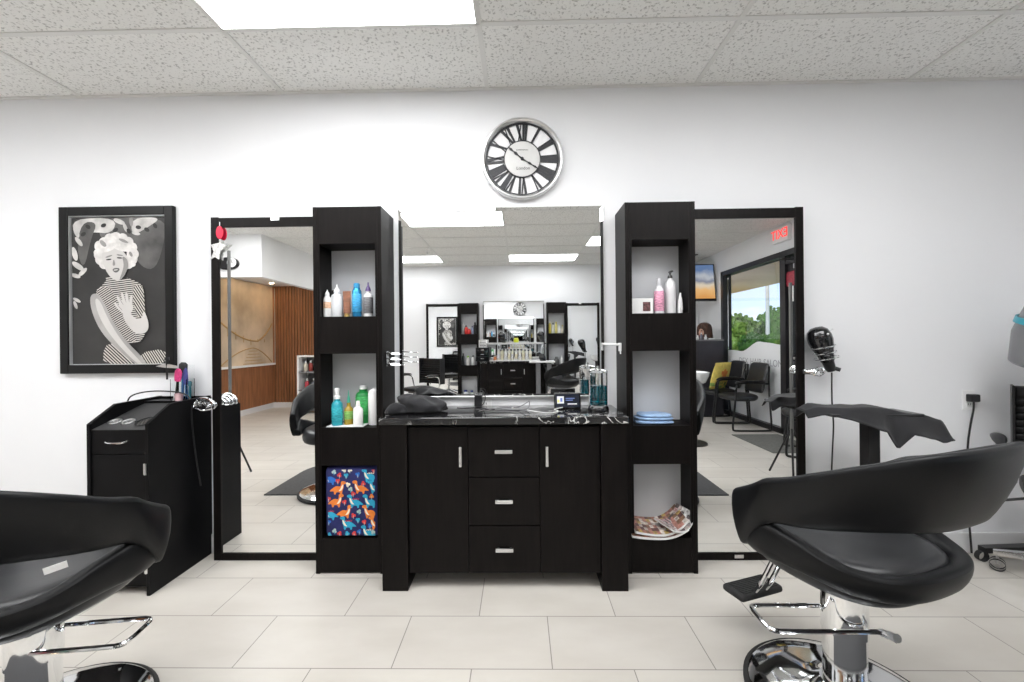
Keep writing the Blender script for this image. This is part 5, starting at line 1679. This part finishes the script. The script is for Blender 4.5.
# door closer with hanging tag
dc = thing('door_closer', 'grey door closer arm at the top of the shop door', 'door closer', (XR - .05, -2.6, 2.14))
MB().box(-.03, .02, -.3, .02, -.03, .03, .005).build('body', SILVER, dc, smooth=False)
MB().box(-.33, -.02, -.06, -.03, .03, .045, .003).box(-.33, -.3, -.5, -.03, .03, .042, .003).build('arm', BLACKPL, dc, smooth=False)
hs = thing('hanging_tag', 'red tag with white strip hanging beside the shop door', 'tag', (XR - .12, -2.86, 1.98))
MB().box(-.008, .008, -.09, .09, -.09, .09, .02).build('red_tag', mat('dark red tag', (.28, .02, .04), .5, noise_amt=.3, noise_scale=40), hs, smooth=False)
MB().box(-.006, .006, -.025, .025, -.28, -.09, .004).build('white_strip', PAPER, hs, smooth=False)
MB().cyl((0, 0, .09), (0, 0, .16), .003, n=6).build('string', BLACKPL, hs)

# ------------------------------------------------------------------ outside
struct(MB().box(XR + .15, 7.0, -40, 40, -.15, -.02).build('ground_pavement', mat('concrete pavement', (.5, .48, .45), .8, noise_amt=.15, noise_scale=3), smooth=False))
struct(MB().box(7.0, 90, -110, 60, -.15, -.04).build('ground_lawn', mat('lawn', (.16, .27, .05), .9, noise_amt=.4, noise_scale=1.5), smooth=False))
struct(MB().box(XR + .15, 7.2, -40, 40, 2.78, 3.1).build('ceiling_canopy', mat('tan canopy soffit', (.75, .5, .34), .7, noise_amt=.06, noise_scale=2, stretch=(1, 8, 1)), smooth=False))
ul = thing('utility_pole', 'tall pale concrete pole outside beyond the shop window', 'pole', (14.6, -22.6, -.04))
MB().cyl((0, 0, 0), (0, 0, 10), .11, .08, 14).build('shaft', mat('concrete pole', (.6, .58, .55), .8, noise_amt=.1), ul)
MB().box(-.06, .06, -.9, .9, 9.3, 9.42, .01).build('crossarm', mat('weathered timber', (.2, .15, .1), .8, noise_amt=.2), ul, smooth=False)
LEAF = [mat('leaf green %d' % i, c, .7, noise_amt=.5, noise_scale=2.2) for i, c in enumerate([(.05, .14, .02), (.09, .2, .03), (.16, .26, .04)])]
BARK = mat('bark', (.12, .08, .05), .9, noise_amt=.3)
def tree(label, loc, h, r, li, seed, group='trees outside'):
    t = thing('tree', label, 'tree', loc, 0, group)
    MB().cyl((0, 0, 0), (0, 0, h * .6), .14, .08, 10).build('trunk', BARK, t)
    rnd = random.Random(seed)
    mb = MB()
    for k in range(420):
        a, b = rnd.uniform(0, 2 * PI), rnd.uniform(-.7, 1)
        q = rnd.uniform(.72, 1.05)
        lump = 1 + .25 * noise.noise(Vector((math.cos(a) * 2, math.sin(a) * 2, b * 2 + seed)))
        p = Vector((r * q * lump * math.cos(a) * math.sqrt(1 - b * b), r * q * lump * math.sin(a) * math.sqrt(1 - b * b), h * .62 + h * .4 * b * q * lump))
        s_ = rnd.uniform(.14, .3) * r * .5
        M = Matrix.Rotation(rnd.uniform(0, 6), 3, 'Z') @ Matrix.Rotation(rnd.uniform(-1, 1), 3, 'X')
        for ax_ in ((1, 0, 0), (0, 1, 0)):
            d = M @ Vector(ax_)
            u_ = M @ Vector((0, 0, 1))
            mb._f([mb.bm.verts.new(p + d * s_ * x + u_ * s_ * y) for x, y in ((-1, 0), (-.4, -.8), (.5, -.7), (1, .1), (.4, .9), (-.5, .8))])
    mb.sphere((0, 0, h * .62), 1, r * .8, r * .8, h * .33, 14)
    mb.build('crown', LEAF[li], t, smooth=False)
    return t
rnd = random.Random(5)
kinds = ['dark green tree outside standing at the left end of the row', 'mid green tree outside left of the pale pole', 'yellow green tree outside just left of the pole', 'dark green tree outside right behind the pole',
         'mid green tree outside right of the pole', 'yellow green tree outside near the white building', 'dark green tree outside behind the white building', 'mid green tree outside at the far right of the row']
for k in range(8):
    f = .44 + .04 * k
    D = 33 + 5 * (k % 2)
    tree(kinds[k], (f * D, 2.3 - D, -.04), 3.3 + .6 * math.sin(k * 1.7), 1.15, k % 3, k)
for k in range(6):
    f = .46 + .045 * k
    D = 21 + 2.5 * (k % 2)
    tree(['low bush outside at the left of the window', 'low bush outside second from the left of the window', 'low bush outside before the pale pole', 'low bush outside right of the pale pole', 'low bush outside near the door glass', 'low bush outside behind the door glass'][k], (f * D, 2.3 - D, -.04), 1.5, .6, (k + 1) % 3, 20 + k, 'bushes outside')
bd = thing('building', 'low white building with grey roof outside seen through the door glass', 'building', (24.5, -27.0, -.04), R(10))
MB().box(-3, 3, -2, 2, 0, 2.1).build('wall', mat('white stucco', (.75, .75, .74), .8, noise_amt=.05), bd, smooth=False)
MB().prism([(-3.4, 2.1), (3.4, 2.1), (2.4, 2.8), (-2.4, 2.8)], -2.3, 2.3, 'Y').build('roof', mat('grey roofing', (.25, .26, .28), .7, noise_amt=.15), bd, smooth=False)
for x in (-1.5, 1.3):
    MB().box(x - .5, x + .5, 2.0, 2.03, .9, 1.7).build('window', BLACKGL, bd, smooth=False)
